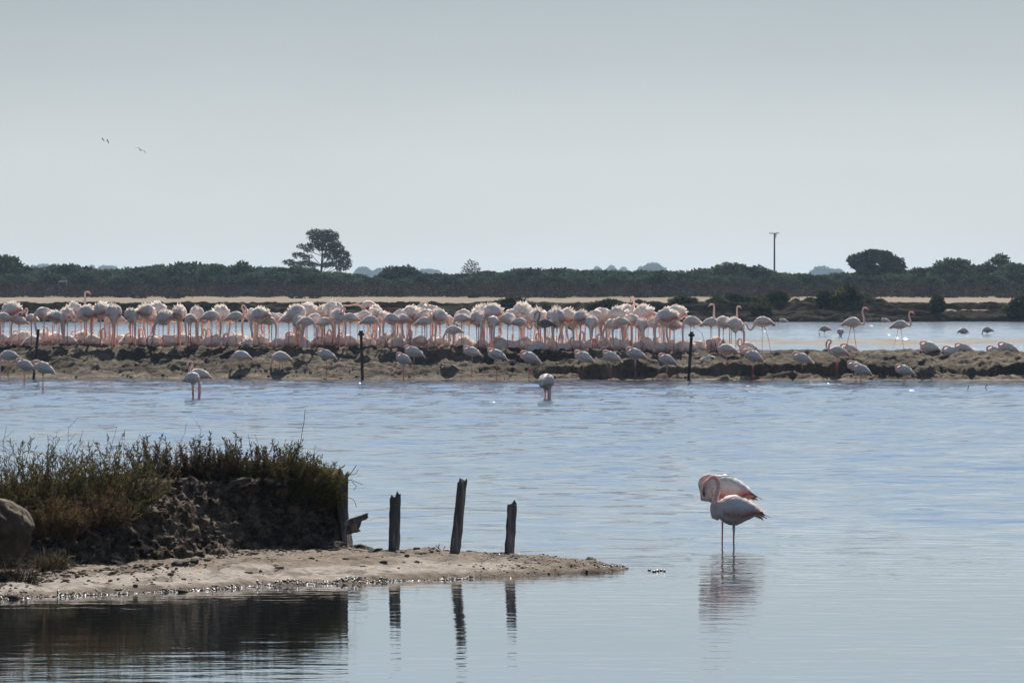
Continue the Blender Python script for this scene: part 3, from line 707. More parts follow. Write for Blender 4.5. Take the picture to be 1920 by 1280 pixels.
# the lone pine: flat plates of needles on long bare limbs, leaning crown  (metres; D = 1000)
K = 1000 / F
def PB(x, y, w, h, dy=0.0): return ((x - 601) * K, dy, PZ(y, 1000) - 1.0, w * K / 2, w * K / 2.4, h * K / 2)
pine = [PB(592, 438, 34, 16), PB(612, 440, 38, 18, 1), PB(627, 444, 20, 14, -1), PB(602, 448, 50, 18), PB(625, 456, 26, 16, 1.2), PB(592, 460, 34, 12, -1), PB(612, 464, 40, 16, 1), PB(632, 466, 30, 18, -.8),
        PB(568, 462, 24, 7), PB(578, 468, 22, 8, 1), PB(640, 478, 32, 18), PB(622, 480, 36, 14, 1.3), PB(560, 478, 24, 9, -1), PB(574, 482, 22, 9, 1), PB(646, 490, 26, 16), PB(630, 494, 34, 12, -1),
        PB(542, 492, 26, 9), PB(556, 496, 30, 10, 1), PB(574, 494, 26, 10, -1), PB(588, 497, 22, 8), PB(612, 497, 26, 8, 1), PB(652, 499, 16, 10), PB(563, 505, 30, 6, -1), PB(640, 503, 26, 8, 1)]
tree_mesh('pine', pine, [(0.05, 0, -0.5), (0.05, 0, 1.2), (0.1, 0, 3), (0.2, 0, 4.8), (0.3, 0, 6.5), (0.3, 0, 7.6), (0.5, 0, 8.4)], 6800, 0.26, (0.035, 0.045, 0.028), 31, 0.34, 0.3, 0.2)
tree('pine_tree', 'lone tall pine with flat layered crown rising above the treeline', 'tree', 'pine', 601, 1000, 1.0)
# round crowned oaks on the right
K = 900 / F
def OB(x, y, w, h, dy=0.0): return ((x - 1643) * K, dy, PZ(y, 900) - 1.0, w * K / 2, w * K / 2.4, h * K / 2)
tree_mesh('dome', [OB(1645, 495, 92, 46), OB(1612, 490, 44, 28, 1), OB(1672, 500, 50, 36, -1), OB(1640, 480, 60, 22, 0.5), OB(1625, 512, 44, 34, -2), OB(1668, 515, 60, 34, -2), OB(1603, 488, 28, 16)],
          [(-0.2, 0, -0.5), (-0.3, 0, 1), (-0.2, 0, 2), (0.1, 0, 3.2)], 9000, 0.3, DGREEN, 32, 0.35, 0.42)
tree('stone_pine', 'large dome shaped dark tree, biggest on the right treeline', 'tree', 'dome', 1643, 900, 1.0)
tree_mesh('mound', [(0, 0, 2.2, 3.0, 2.6, 2.0), (-1.2, 0.3, 1.6, 2.2, 2.0, 1.6), (1.7, -0.3, 1.6, 2.3, 2.0, 1.5), (0.3, 0.6, 3.0, 1.8, 1.6, 1.1)], [(0, 0, -0.4), (0.1, 0, 0.8), (0, 0, 1.8)], 5200, 0.3, GREEN, 33, 0.22, 0.42)
tree_mesh('mound2', [(0, 0, 1.9, 2.6, 2.4, 1.7), (1.5, 0, 2.3, 1.9, 1.8, 1.4), (-1.8, 0.3, 1.4, 1.8, 1.8, 1.3)], [(0, 0, -0.4), (-0.1, 0, 0.8), (0.1, 0, 1.7)], 4600, 0.3, DGREEN, 34, 0.22, 0.42)
tree_mesh('mound3', [(0, 0, 1.6, 3.4, 2.6, 1.6), (-2.2, 0, 1.4, 2.0, 1.8, 1.3), (2.3, 0.4, 1.7, 1.9, 1.8, 1.4), (0.5, -0.6, 2.3, 1.6, 1.5, 1.0)], [(0, 0, -0.4), (0.1, 0, 0.7), (0, 0, 1.5)], 5200, 0.3, (0.04, 0.062, 0.044), 35, 0.22, 0.42)
tree_mesh('open', [(0, 0, 3.2, 1.6, 1.4, 0.9), (-1.2, 0.3, 2.6, 1.3, 1.2, 0.8), (1.3, -0.3, 2.7, 1.3, 1.2, 0.9), (0.2, 0, 4.0, 0.9, 0.9, 0.6), (-2.0, 0, 1.9, 1.2, 1.2, 0.8), (2.1, 0, 1.9, 1.1, 1.1, 0.8), (0, 0, 1.4, 2.4, 2.0, 1.1)],
          [(0, 0, -0.4), (0, 0, 1.2), (0.1, 0, 2.4), (0, 0, 3.4)], 3600, 0.27, DGREEN, 36, 0.2, 0.4, 0.3)
tree_mesh('bare', [(0, 0, 3.6, 1.4, 1.2, 1.2), (-0.9, 0, 3.0, 0.8, 0.8, 0.7), (0.9, 0, 3.1, 0.8, 0.8, 0.7)], [(0, 0, -0.4), (0, 0, 1.4), (0.05, 0, 2.6), (0, 0, 3.6)], 420, 0.2, (0.05, 0.045, 0.04), 37, 0.16, 0.3, 0.1)
def top_scale(py, D, hmesh): return (PZ(py, D) - 1.0) / hmesh
GT = 'distinct trees of the far treeline'
for px, py, D, key, hm, lab in (
    (1790, 488, 880, 'mound', 4.1, 'rounded two humped tree between the large dome and the airy right tree'),
    (1828, 497, 890, 'mound2', 3.7, 'lower right shoulder of trees beside the two humped tree'),
    (1872, 477, 880, 'open', 4.6, 'airy tall tree with gaps in its crown near the right edge'),
    (1905, 497, 870, 'mound', 4.1, 'dense tree at the right edge beside the airy tall tree'),
    (1730, 503, 890, 'mound2', 3.7, 'low dark tree in the dip right of the large dome'),
    (2, 482, 870, 'mound', 4.1, 'tall dark tree cut off by the left edge of the photo'),
    (452, 490, 880, 'open', 4.6, 'bushy uneven topped tree left of the lone pine'),
    (404, 500, 880, 'mound', 4.1, 'rounded bush tree left of the uneven topped one'),
    (744, 500, 890, 'mound2', 3.7, 'small dark rounded tree right of the lone pine'),
    (532, 502, 890, 'mound2', 3.7, 'dark rounded tree just left of the lone pine trunk'),
    (885, 490, 900, 'bare', 4.6, 'small bare leafless tree standing above the treeline'),
    (1372, 496, 890, 'mound', 4.1, 'dark rounded tree left of the utility pole'),
    (1400, 500, 890, 'mound2', 3.7, 'dark tree between the rounded tree and the utility pole'),
    (120, 499, 880, 'mound3', 3.2, 'broad dark hummock of trees near the left edge')):
    tree('treeline_tree', lab, 'tree', key, px, D, top_scale(py, D, hm), GT, random.uniform(-0.4, 0.4))
# the continuous belt of low evergreens
rs = np.random.default_rng(4)
px = -60.0; i = 0
KL = {'mound': 'rounded mid green evergreen crown in the continuous belt of the treeline', 'mound2': 'darker humped evergreen crown in the continuous belt of the treeline', 'mound3': 'broad low grey green evergreen crown in the treeline belt'}
HM = {'mound': 4.1, 'mound2': 3.7, 'mound3': 3.2}
while px < 1990:
    for row, (D0, ty) in enumerate(((905, 508), (850, 516))):
        D = D0 + rs.uniform(-18, 18); key = ('mound', 'mound2', 'mound3')[rs.integers(0, 3)]
        yy = ty + rs.uniform(-4, 4) + 3 * math.sin(px / 140) - (4 if px < 600 else 0)
        ty_ = 2.6 * float(vnoise(np.array([px / 170.0 + row * 7]), np.array([3.3]))[0]); yy = ty + rs.uniform(-3, 3) + 3.6 * ty_ - (4 if px < 600 else 0)
        tree('evergreen_tree', KL[key], 'tree', key, px + rs.uniform(-14, 14) + row * 24, D, top_scale(yy, D, HM[key]), KL[key].split(' crown')[0] + 's', rs.uniform(0, 6.28), rs.uniform(1.0, 1.7))
    px += 46
# bluish trees much farther off
for i, (px, py, D, key, hm) in enumerate(((62, 496, 2300, 'open', 4.6), (84, 495, 2500, 'mound', 4.1), (172, 496, 2400, 'open', 4.6), (205, 497, 2400, 'mound2', 3.7), (270, 499, 2400, 'mound', 4.1), (330, 498, 2400, 'mound', 4.1), (352, 498, 2500, 'mound2', 3.7),
    (505, 500, 2300, 'open', 4.6), (682, 500, 2300, 'mound', 4.1), (714, 502, 2400, 'mound2', 3.7), (1048, 505, 2600, 'mound', 4.1), (1076, 504, 2600, 'mound2', 3.7), (1120, 498, 2600, 'open', 4.6), (1146, 496, 2600, 'open', 4.6), (1168, 499, 2600, 'open', 4.6),
    (1226, 493, 2200, 'mound', 4.1), (1202, 498, 2300, 'open', 4.6), (1540, 499, 2300, 'mound', 4.1), (1568, 503, 2300, 'mound2', 3.7), (1738, 500, 2300, 'open', 4.6), (985, 503, 2500, 'mound3', 3.2), (800, 504, 2500, 'mound3', 3.2))):
    tree('distant_tree', {'open': 'hazy bluish airy tree far beyond the treeline', 'mound': 'hazy bluish round tree far beyond the treeline', 'mound2': 'hazy bluish humped tree far beyond the treeline', 'mound3': 'hazy bluish broad low tree far beyond the treeline'}[key],
         'tree', key, px, D * 2.9, top_scale(py + 1.5, D * 2.9, hm), {'open': 'airy', 'mound': 'round', 'mound2': 'humped', 'mound3': 'broad'}[key] + ' trees in the far haze', i * 0.9)
LM = ((601, 'lone pine'), (1452, 'utility pole'), (1643, 'large dome tree'))
ORDN = ['first', 'second', 'third', 'fourth', 'fifth', 'sixth', 'seventh', 'eighth', 'ninth', 'tenth', 'eleventh', 'twelfth', 'thirteenth', 'fourteenth', 'fifteenth', 'sixteenth', 'seventeenth', 'eighteenth']
def place_labels(objs, stem):
    cl = {}
    for o, px in objs:
        j = min(range(3), key=lambda i: abs(px - LM[i][0])); cl.setdefault((stem(o), j, 'right' if px > LM[j][0] else 'left'), []).append((abs(px - LM[j][0]), o))
    for (st, j, sd_), l in cl.items():
        for i, (_, o) in enumerate(sorted(l, key=lambda q: q[0])): o['label'] = f"{st}, {ORDN[i]} {sd_} of the {LM[j][1]}"
ev = [(o, 960 + o.location.x / o.location.y * F) for o in COL.objects if o.name.startswith('evergreen_tree')]
KS = {'r': 'rounded evergreen', 'd': 'dark humped evergreen', 'b': 'broad low evergreen'}
place_labels(ev, lambda o: f"{KS[o['label'][0]]} in the {'front' if o.location.y < 880 else 'back'} treeline row")
place_labels([(o, 960 + o.location.x / o.location.y * F) for o in COL.objects if o.name.startswith('distant_tree')], lambda o: ' '.join(o['label'].split()[:4]) + ' far behind the treeline')
# low scrub in front of the treeline: one mass
def make_scrub():
    rs = np.random.default_rng(12); Vs, Fs, Cs = [], [], []; off = 0
    for i in range(760):
        D = 742 + 100 * rs.random() ** 0.75; x = rs.uniform(-82, 82)
        if i < 26: D = rs.uniform(700, 745)
        gap = vnoise(np.array([x / 5.0]), np.array([D / 14]), seed=88)[0]
        if gap < -0.42 and D < 800: continue
        h = rs.uniform(0.9, 1.6) * (1 + 0.3 * (D - 742) / 100) * (0.55 if i < 26 else 1); rw = rs.uniform(1.0, 2.2) * (0.7 if i < 26 else 1)
        z0 = 1.0
        col = [(0.032, 0.023, 0.023), (0.026, 0.021, 0.023), (0.038, 0.029, 0.021), (0.024, 0.025, 0.02)][rs.integers(0, 4)]
        V, Fq, C = crown(rs, [(0, 0, h * 0.5, rw, rw, h * 0.55)], 190, 0.24, col, 0.35, 0.4)
        Vs.append(V + np.array([x, D, z0])); Fs.append(Fq + off); Cs.append(C); off += len(V)
    link('scrub', mesh_from('scrub', np.vstack(Vs), np.vstack(Fs), np.vstack(Cs), [MLEAF]), kind='stuff')
make_scrub()
# bushes on the dike
GD = 'green bushes on the mud bank'
tree_mesh('dikebush', [(0, 0, 0.42, 0.75, 0.6, 0.42), (0.5, 0, 0.35, 0.5, 0.45, 0.35), (-0.5, 0.1, 0.36, 0.5, 0.5, 0.34), (0.1, 0, 0.72, 0.4, 0.35, 0.25)], [(0, 0, -0.1), (0, 0, 0.2), (0, 0, 0.5)], 2200, 0.11, (0.06, 0.066, 0.026), 41, 0.03, 0.4, 0.35)
tree_mesh('dikebush2', [(0, 0, 0.4, 0.6, 0.5, 0.4), (0.2, 0, 0.75, 0.35, 0.3, 0.3), (-0.25, 0, 0.68, 0.3, 0.3, 0.3)], [(0, 0, -0.1), (0, 0, 0.2), (0, 0, 0.5)], 2000, 0.11, (0.045, 0.05, 0.026), 42, 0.03, 0.4, 0.3)
for px, py, hp, D, key, lab in (
    (1280, 581, 15, 460, 'dikebush', 'small green bush above the rightmost stake'), (1302, 578, 10, 463, 'dikebush', 'low green bush right of the one above the stake'),
    (1345, 580, 16, 461, 'dikebush', 'olive bush behind the two upright flamingo heads'), (1378, 579, 18, 461, 'dikebush2', 'dark bush right of the two upright flamingo heads'),
    (1405, 580, 18, 461, 'dikebush', 'olive bush behind the curved neck flamingo'), (1425, 596, 34, 454, 'dikebush', 'big dark bush reaching down the bank above the curved neck flamingo'),
    (1455, 580, 24, 460, 'dikebush2', 'upright dark bush right of the big bush on the bank'), (1492, 579, 13, 462, 'dikebush', 'low yellow green bush in the gap of the bank row'),
    (1520, 579, 14, 461, 'dikebush', 'low yellow green bush left of the tall dark pair'), (1548, 590, 34, 456, 'dikebush2', 'tall dark bush, left of the pair behind the walking flamingo'),
    (1590, 590, 36, 456, 'dikebush', 'tall olive bush, right of the pair behind the walking flamingo'), (1622, 580, 20, 460, 'dikebush', 'olive bush behind the raised head of the walking flamingo'),
    (1650, 580, 12, 461, 'dikebush', 'low bush trailing off at the right end of the row'), (1757, 596, 34, 455, 'dikebush2', 'solitary upright dark bush on the bank, right of the row'),
    (1916, 598, 34, 454, 'dikebush', 'dark bush on the bank cut off by the right edge'), (960, 590, 22, 456, 'dikebush', 'dull green bush on the bank behind the middle of the flock'), (1200, 596, 22, 455, 'dikebush2', 'dark bush on the bank behind the periscope flamingo'),
    (1140, 590, 20, 456, 'dikebush', 'dull bush behind the flock left of the periscope flamingo')):
    z = float(dike_z(np.array([PX(px, D)]), np.array([D]))[0]); hh = {'dikebush': 0.95, 'dikebush2': 1.05}[key]
    o = tree('bush', lab, 'bush', key, px, D, hp * D / F / hh, GD, px * 0.7, None, z - 0.05)
    if hp < 25: o.scale = (o.scale[0] * 2.1, o.scale[1] * 1.3, o.scale[2])

# ------------------------------------------------------------------ utility pole and rail
D = 950; s = D / F
up = thing('utility_pole', 'tall dark utility pole with a crossarm above the treeline', 'utility pole', (PX(1452, D), D, 1.0))
def tube(name, parent, a, b, ra, rb, col=(0.05, 0.045, 0.045), mat=MDARK, n=8):
    a, b = np.array(a, float), np.array(b, float); d = unit(b - a); ref = np.array([0, 1.0, 0]) if abs(d[1]) < 0.9 else np.array([1.0, 0, 0])
    P = [(*(a + (b - a) * u), ra + (rb - ra) * u, ra + (rb - ra) * u) for u in np.linspace(0, 1, 4)]
    V, Fq = loft(P, n); return link(name, mesh_from(name, V, Fq, np.tile(col, (len(V), 1)), [mat]), parent)
ht = PZ(437, D) - 1.0
tube('pole', up, (0, 0, -0.3), (0, 0, ht), 0.17, 0.12)
ca = tube('crossarm', up, (-0.85, 0, ht - 0.06), (0.8, 0, ht - 0.02), 0.06, 0.06)
for x in (-0.78, -0.36, 0.38, 0.74): tube('insulator', ca, (x, 0, ht), (x, 0, ht + 0.16), 0.035, 0.045, (0.2, 0.2, 0.2))
tube('brace', up, (0.22, 0, ht - 0.85), (0.26, 0, ht - 0.1), 0.05, 0.09, (0.12, 0.12, 0.12))
D = 800; s = D / F
rl = thing('rail', 'small pale rail standing among the scrub at the far left', 'rail', (PX(118, D), D, 1.0))
zt = PZ(527.5, D) - 1.0
for x in (-0.55, 0.55): tube('rail_post', rl, (x, 0, -0.2), (x, 0, zt), 0.05, 0.05, (0.3, 0.3, 0.31))
tube('top_rail', rl, (-0.6, 0, zt), (0.6, 0, zt), 0.07, 0.07, (0.34, 0.34, 0.35))

# ------------------------------------------------------------------ flamingos
WHITE = np.array([0.94, 0.80, 0.735]); PINK = np.array([0.91, 0.715, 0.64]); ROSE = np.array([0.55, 0.10, 0.10]); LEGC = np.array([0.37, 0.09, 0.12])
TIP = np.array([0.16, 0.035, 0.045]); GREY = np.array([0.36, 0.33, 0.32]); BLACK = np.array([0.02, 0.018, 0.02])
BC = 1.05          # height of the body's centre above the feet, metres
# necks: x forward, z above the body's centre, y to the side; from the chest to the back of the head
NECKS = {
 'down':  [(.30, -.10), (.335, -.25), (.335, -.45), (.325, -.62), (.325, -.76), (.335, -.85)],
 'downback': [(.29, -.10), (.30, -.25), (.27, -.45), (.24, -.60), (.22, -.72), (.20, -.80)],
 'sdown': [(.31, -.12), (.375, -.22), (.45, -.235), (.505, -.16), (.545, -.06), (.605, -.035), (.65, -.09)],
 'slow':  [(.32, -.13), (.39, -.27), (.40, -.40), (.37, -.50), (.41, -.59), (.47, -.58), (.51, -.60)],
 'sup':   [(.32, -.05), (.395, -.06), (.435, .03), (.41, .16), (.375, .28), (.37, .40), (.40, .475), (.45, .485)],
 'tall':  [(.30, .00), (.335, .10), (.345, .25), (.34, .40), (.34, .53), (.36, .60), (.405, .61)],
 'arch':  [(.29, -.06), (.31, .06), (.265, .20), (.235, .32), (.255, .41), (.315, .445), (.37, .40)],
 'hook':  [(.29, .00), (.315, .11), (.28, .22), (.24, .29), (.26, .36), (.32, .375), (.36, .33)],
 'preen': [(.29, .00), (.34, .10), (.33, .22), (.26, .28), (.17, .26), (.11, .20)],
 'tuck':  [(.275, .02, .0), (.30, .10, .015), (.275, .165, .03), (.20, .185, .045), (.11, .17, .05), (.04, .15, .045)],
 'fly':   [(.34, .0), (.46, .03), (.60, .025), (.75, .0), (.88, .01), (.95, .0)],
 # sitting birds
 'shook': [(.30, .02), (.345, .12), (.325, .24), (.335, .35), (.385, .405), (.435, .385), (.455, .32)],
 'sdip':  [(.30, -.02), (.37, .04), (.41, .12), (.46, .14), (.505, .08), (.515, .0)],
 'sloop': [(.30, .02), (.36, .10), (.355, .21), (.30, .28), (.24, .26), (.225, .18)],
}
BILLDIR = {'down': (.25, -1), 'downback': (-.1, -1), 'sdown': (.35, -1), 'slow': (.5, -.9), 'sup': (.75, -.75), 'tall': (.75, -.7), 'arch': (.3, -1), 'hook': (.1, -1), 'preen': (-.7, -.7), 'tuck': (-1, -.2), 'fly': (1, -.35),
           'shook': (.1, -1), 'sdip': (-.25, -1), 'sloop': (-.2, -1)}
def trunk_profile(fluff, pitch):
    k = 1 + 0.40 * fluff; kw = 1 + 0.40 * fluff
    P = [(-.375, -.085, .010, .008), (-.31, -.054, .048, .034), (-.235, -.024, .088, .076), (-.14, -.004, .122, .124), (-.04, .008, .142, .160), (.07, .008, .140, .170), (.155, -.004, .120, .150), (.22, -.022, .085, .110), (.258, -.036, .056, .070)]
    out = []
    for x, z, rw, rh in P:
        c, s = math.cos(pitch), math.sin(pitch)
        out.append([x * c - z * s, 0, x * s + z * c, rw * kw, rh * k])
    return out
def body_mesh(key, neck, fluff=0, pitch=0.0, legs='two', n=12, juv=False, seed=1, legk=1.0, neckk=1.0):
    rs = np.random.default_rng(seed)
    T = trunk_profile(fluff, pitch); nt_ = len(T); Nk = NECKS[neck]
    cx, cz = T[-1][0] - .258, T[-1][2] + .035
    P = list(T); m = len(Nk)
    for i, q in enumerate(Nk):
        u = i / (m - 1); r = .040 * (1 - u) + .021 * u; r *= (1 + .25 * fluff * (1 - u))
        P.append([q[0] * neckk + cx * (1 - u), q[2] if len(q) > 2 else 0, (q[1] * neckk) + cz * (1 - u), r, r])
    hd = np.array([BILLDIR[neck][0], 0, BILLDIR[neck][1]]); hd /= np.linalg.norm(hd); e = np.array([P[-1][0], P[-1][1], P[-1][2]]); pd = e - np.array(P[-2][:3]); pd /= np.linalg.norm(pd)
    a = unit(pd * .6 + hd * .4); h1 = e + a * .035; h2 = h1 + unit(a * .4 + hd * .6) * .045; h3 = h2 + hd * .03
    P += [[*h1, .029, .034], [*h2, .028, .033], [*h3, .018, .022]]
    sub = 3; Q = catmull(P, sub); Q[:, 3:] = np.maximum(Q[:, 3:], 0.006)
    V, Fq = loft(Q, n); V = np.array(V); nr = len(Q)
    # colour along the spine
    ring = np.concatenate([np.repeat(np.arange(nr), n), [0, nr - 1]]); tneck = np.clip((ring - (nt_ - 2) * sub) / (4 * sub), 0, 1)[:, None]
    W = GREY * 0.9 if juv else WHITE; Pk = GREY if juv else (WHITE * .75 + PINK * .25 if neck == 'tuck' else PINK)
    C = W * (1 - tneck) + Pk * tneck
    tail = np.clip(1 - ring / (2.2 * sub), 0, 1)[:, None]; C = C * (1 - tail * .6) + (PINK * .9 if not juv else GREY * .5) * tail * .6
    # feathery outline on the trunk
    tr = (ring < nt_ * sub)
    amp = (0.012 + 0.026 * fluff) * tr
    nz = fbm(V[:, 0] * 16 + seed, V[:, 1] * 16, V[:, 2] * 16, oct=2, seed=seed)
    cen = Q[np.minimum(ring, nr - 1), :3]; V = V + unit(V - cen) * (amp * nz)[:, None]
    C = C * (1 + 0.10 * nz[:, None] * tr[:, None])
    V = V.tolist(); C = C.tolist()
    # legs grow out of faces on the underside, one continuous surface with the body
    hips = {'two': [(0.02, .05, None), (0.05, -.05, None)], 'one': [(.03, .02, None)], 'walk': [(-.02, .05, 'back'), (.05, -.05, 'fwd')], 'step': [(0.0, .05, 'lift'), (.05, -.05, None)], 'none': [], 'trail': [(-.10, .05, 'trail'), (-.10, -.05, 'trail')], 'wide': [(-.02, .05, 'bk2'), (.06, -.05, None)]}[legs]
    used = set(); L = BC
    for hx, hy, kind in hips:
        best = None
        for fi, f in enumerate(Fq):
            if len(f) != 4 or fi in used: continue
            c = np.mean([V[i] for i in f], 0)
            nrm = np.cross(np.array(V[f[2]]) - np.array(V[f[0]]), np.array(V[f[3]]) - np.array(V[f[1]]))
            if c[2] > cz * 0 - .03 or f[0] >= (nt_ - 2) * sub * n: continue
            d = abs(c[0] - hx) + 1.2 * abs(c[1] - hy) + 0.8 * (c[2] + .16)
            if best is None or d < best[0]: best = (d, fi, c)
        if best is None: continue
        fi, c = best[1], best[2]; f = Fq[fi]; used.add(fi)
        zt = c[2]; zf = -L * legk
        J = {None: [(0, -.10), (.006, -.40 * legk), (.0, zf - zt + .0)], 'back': [(-.03, -.12), (-.10, -.42 * legk), (-.26, zf - zt)], 'fwd': [(.02, -.12), (.06, -.42 * legk), (.14, zf - zt)],
             'lift': [(-.05, -.08), (-.30, -.24), (-.40, -.62)], 'trail': [(-.22, .03), (-.55, .02), (-.85, .04)], 'bk2': [(-.05, -.12), (-.14, -.40 * legk), (-.22, zf - zt)]}[kind]
        pts = [(c[0], c[1], zt)] + [(c[0] + a_, c[1] * (1 - .3 * k / 3), zt + b_) for k, (a_, b_) in enumerate(J, 1)]
        knee = np.array(pts[2]); an = np.array(pts[1]); ft = np.array(pts[3])
        path = [(an * .5 + np.array(pts[0]) * .5, .034, 0), (an, .022, .3), (an * .45 + knee * .55, .0145, 1), (knee * .96 + an * .04, .015, 1), (knee, .021, 1), (knee * .95 + ft * .05, .015, 1), (knee * .4 + ft * .6, .0125, 1), (ft + np.array([0, 0, .03]) if kind != 'trail' else ft, .013, 1), (ft + (np.array([.035, 0, .004]) if kind != 'trail' else np.array([-.05, 0, -.02])), .042, 1)]
        quad = [np.array(V[i]) for i in f]; ctr = np.mean(quad, 0)
        if kind == 'trail': ang = [math.atan2(q[2] - ctr[2] + 1e-6, q[1] - ctr[1]) for q in quad]
        angs = [math.atan2(q[1] - ctr[1], q[0] - ctr[0]) for q in quad]
        prev = list(f); cc = np.array(LEGC if not juv else GREY * .6)
        for (p_, r_, kcol) in path:
            ids = []
            for q, a_ in zip(quad, angs):
                if kind == 'trail': o = np.array([0, math.cos(a_) * r_, math.sin(a_) * r_])
                else: o = np.array([math.cos(a_) * r_, math.sin(a_) * r_, 0])
                V.append((p_ + o).tolist()); C.append((np.array(W) * (1 - kcol) + cc * kcol * (0.75 if abs(r_ - .021) < 1e-6 else 1)).tolist()); ids.append(len(V) - 1)
            for j in range(4): Fq.append([prev[j], prev[(j + 1) % 4], ids[(j + 1) % 4], ids[j]])
            prev = ids
        Fq.append(prev)
    Fq = [f for i, f in enumerate(Fq) if i not in used]
    V = np.array(V); V[:, 2] += BC
    me = mesh_from('body', V, Fq, np.clip(C, 0.01, 1), [MFEATHER], smooth=True)
    # bill: bent, pink with a black tip
    b0 = h3 - hd * .012; up = np.array([-hd[2], 0, hd[0]]); bend = unit(hd * .55 + (np.array([hd[2], 0, -hd[0]])) * .85)
    bend = unit(hd * .5 + np.array([-.55 if hd[0] < .5 else -.2, 0, -.8]))
    B = [(*b0, .017, .021), (*(b0 + hd * .03), .017, .022), (*(b0 + hd * .058), .016, .021), (*(b0 + hd * .075 + bend * .025), .013, .016), (*(b0 + hd * .08 + bend * .06), .006, .007)]
    Q2 = catmull(B, 2); V2, F2 = loft(Q2, 8); V2 = np.array(V2); V2[:, 2] += BC
    rg = np.concatenate([np.repeat(np.arange(len(Q2)), 8), [0, len(Q2) - 1]]); k = sstep(3.5, 5.5, rg)[:, None]
    bc = (np.array([.62, .22, .22]) if not juv else GREY) * (1 - k) + BLACK * k
    bill = mesh_from('bill', V2, F2, bc, [MBILL], smooth=True)
    return me, bill, h2 + np.array([0, 0, BC])
def wing_mesh(side, fluff, pitch, red, juv, seed, nu=22, nv=12, hang=0.0):
    """closed wing lying on the flank: overlapping rows of feathers"""
    rs = np.random.default_rng(seed); T = catmull(trunk_profile(fluff, 0), 4); xs = T[:, 0]
    V = []; C = []
    for i in range(nu):
        u = i / (nu - 1); x = .19 - .63 * u
        rw = np.interp(x, xs, T[:, 3]); rh = np.interp(x, xs, T[:, 4]); zc = np.interp(x, xs, T[:, 2])
        back = sstep(.55, 1.0, u); rw = max(rw, .05 * (1 - back) + .014); rh = max(rh, .06 * (1 - .75 * back))
        if x < -.31: zc = -.052 - (-.31 - x) * .5
        th0 = R(78) - R(38) * back; th1 = R(-28 - 20 * hang) + R(22) * back; open_ = math.sin(math.pi * min(1, u * 1.05 + .06)) ** .5
        mid = (th0 + th1) / 2 - R(6); half = (th0 - th1) / 2 * (0.25 + 0.75 * open_)
        for j in range(nv):
            v = j / (nv - 1); th = mid + half * (1 - 2 * v)
            row = u * 7 + v * 2.2; step = (.014 + .016 * fluff) * (row - math.floor(row))
            off = 1.04 + .02 * fluff; edge = min(1, 6 * min(u + .02, 1.02 - u, v + .06, 1.06 - v))
            y = side * (math.cos(th) * rw * off + (.012 + step) * edge); z = zc + math.sin(th) * rh * off + step * .3
            c, s = math.cos(pitch), math.sin(pitch); V.append((x * c - z * s, y, x * s + z * c + BC))
            h = rs.random()
            redk = sstep(.80 - .40 * red, 1.12, v + .30 * sstep(.35, .85, u) + .14 * (h - .5)) * (0.45 + 0.55 * red)
            base = WHITE * (0.95 + 0.1 * h)
            col = base * (1 - redk) + (ROSE * 1.15 if h > .3 else np.array([.62, .26, .22])) * redk
            tk = sstep(.80, .92, u + .05 * (h - .5) + (.09 if red > .85 else 0)); col = col * (1 - tk) + TIP * tk
            if juv: col = GREY * (0.5 + .4 * h) * (1 - redk * .6) + np.array([.16, .05, .05]) * redk * .6
            C.append(col)
    Fq = []
    for i in range(nu - 1):
        for j in range(nv - 1):
            a = i * nv + j; q = [a, a + nv, a + nv + 1, a + 1]; Fq.append(q if side < 0 else q[::-1])
    # inner face gives the wing its thickness
    n0 = len(V)
    for k in range(n0):
        x, y, z = V[k]; V.append((x, y - side * .012, z)); C.append(C[k])
    m = len(Fq)
    for f in Fq[:m]: Fq.append([q + n0 for q in f[::-1]])
    rim = [i * nv for i in range(nu)] + [(nu - 1) * nv + j for j in range(1, nv)] + [i * nv + nv - 1 for i in range(nu - 2, -1, -1)] + [j for j in range(nv - 2, 0, -1)]
    for a, b in zip(rim, rim[1:] + rim[:1]): Fq.append([a, b, b + n0, a + n0] if side < 0 else [b, a, a + n0, b + n0])
    return mesh_from('wing', V, Fq, np.clip(C, .01, 1), [MFEATHER], smooth=True)
def plume_mesh(seed, pitch, n=85, big=1.0, spread=.5, lift=.8):
    rs = np.random.default_rng(seed); u = rs.random(n); th = rs.normal(math.pi / 2, spread, n)
    x = -.28 + .44 * u; T = catmull(trunk_profile(1, 0), 4)
    rw = np.interp(x, T[:, 0], T[:, 3]); rh = np.interp(x, T[:, 0], T[:, 4]); zc = np.interp(x, T[:, 0], T[:, 2])
    P = np.stack([x, np.cos(th) * rw * .9, zc + np.sin(th) * rh * .92], -1)
    d = np.stack([rs.uniform(-1.1, -.4) + .25 * rs.normal(size=n), np.cos(th) * .6 + .15 * rs.normal(size=n), lift * np.sin(th) + .18 * rs.normal(size=n)], -1)
    c, s = math.cos(pitch), math.sin(pitch)
    P = np.stack([P[:, 0] * c - P[:, 2] * s, P[:, 1], P[:, 0] * s + P[:, 2] * c + BC], -1)
    C = WHITE[None] * rs.uniform(.9, 1.12, (n, 1)) * np.array([1, 1.03, 1.03])
    V, Fq, C = blades(P, d, big * rs.uniform(.08, .19, n), rs.uniform(.014, .030, n), C, rs, .45)
    return mesh_from('ruffled_feathers', V, Fq, np.clip(C, 0, .88), [MBLADE])
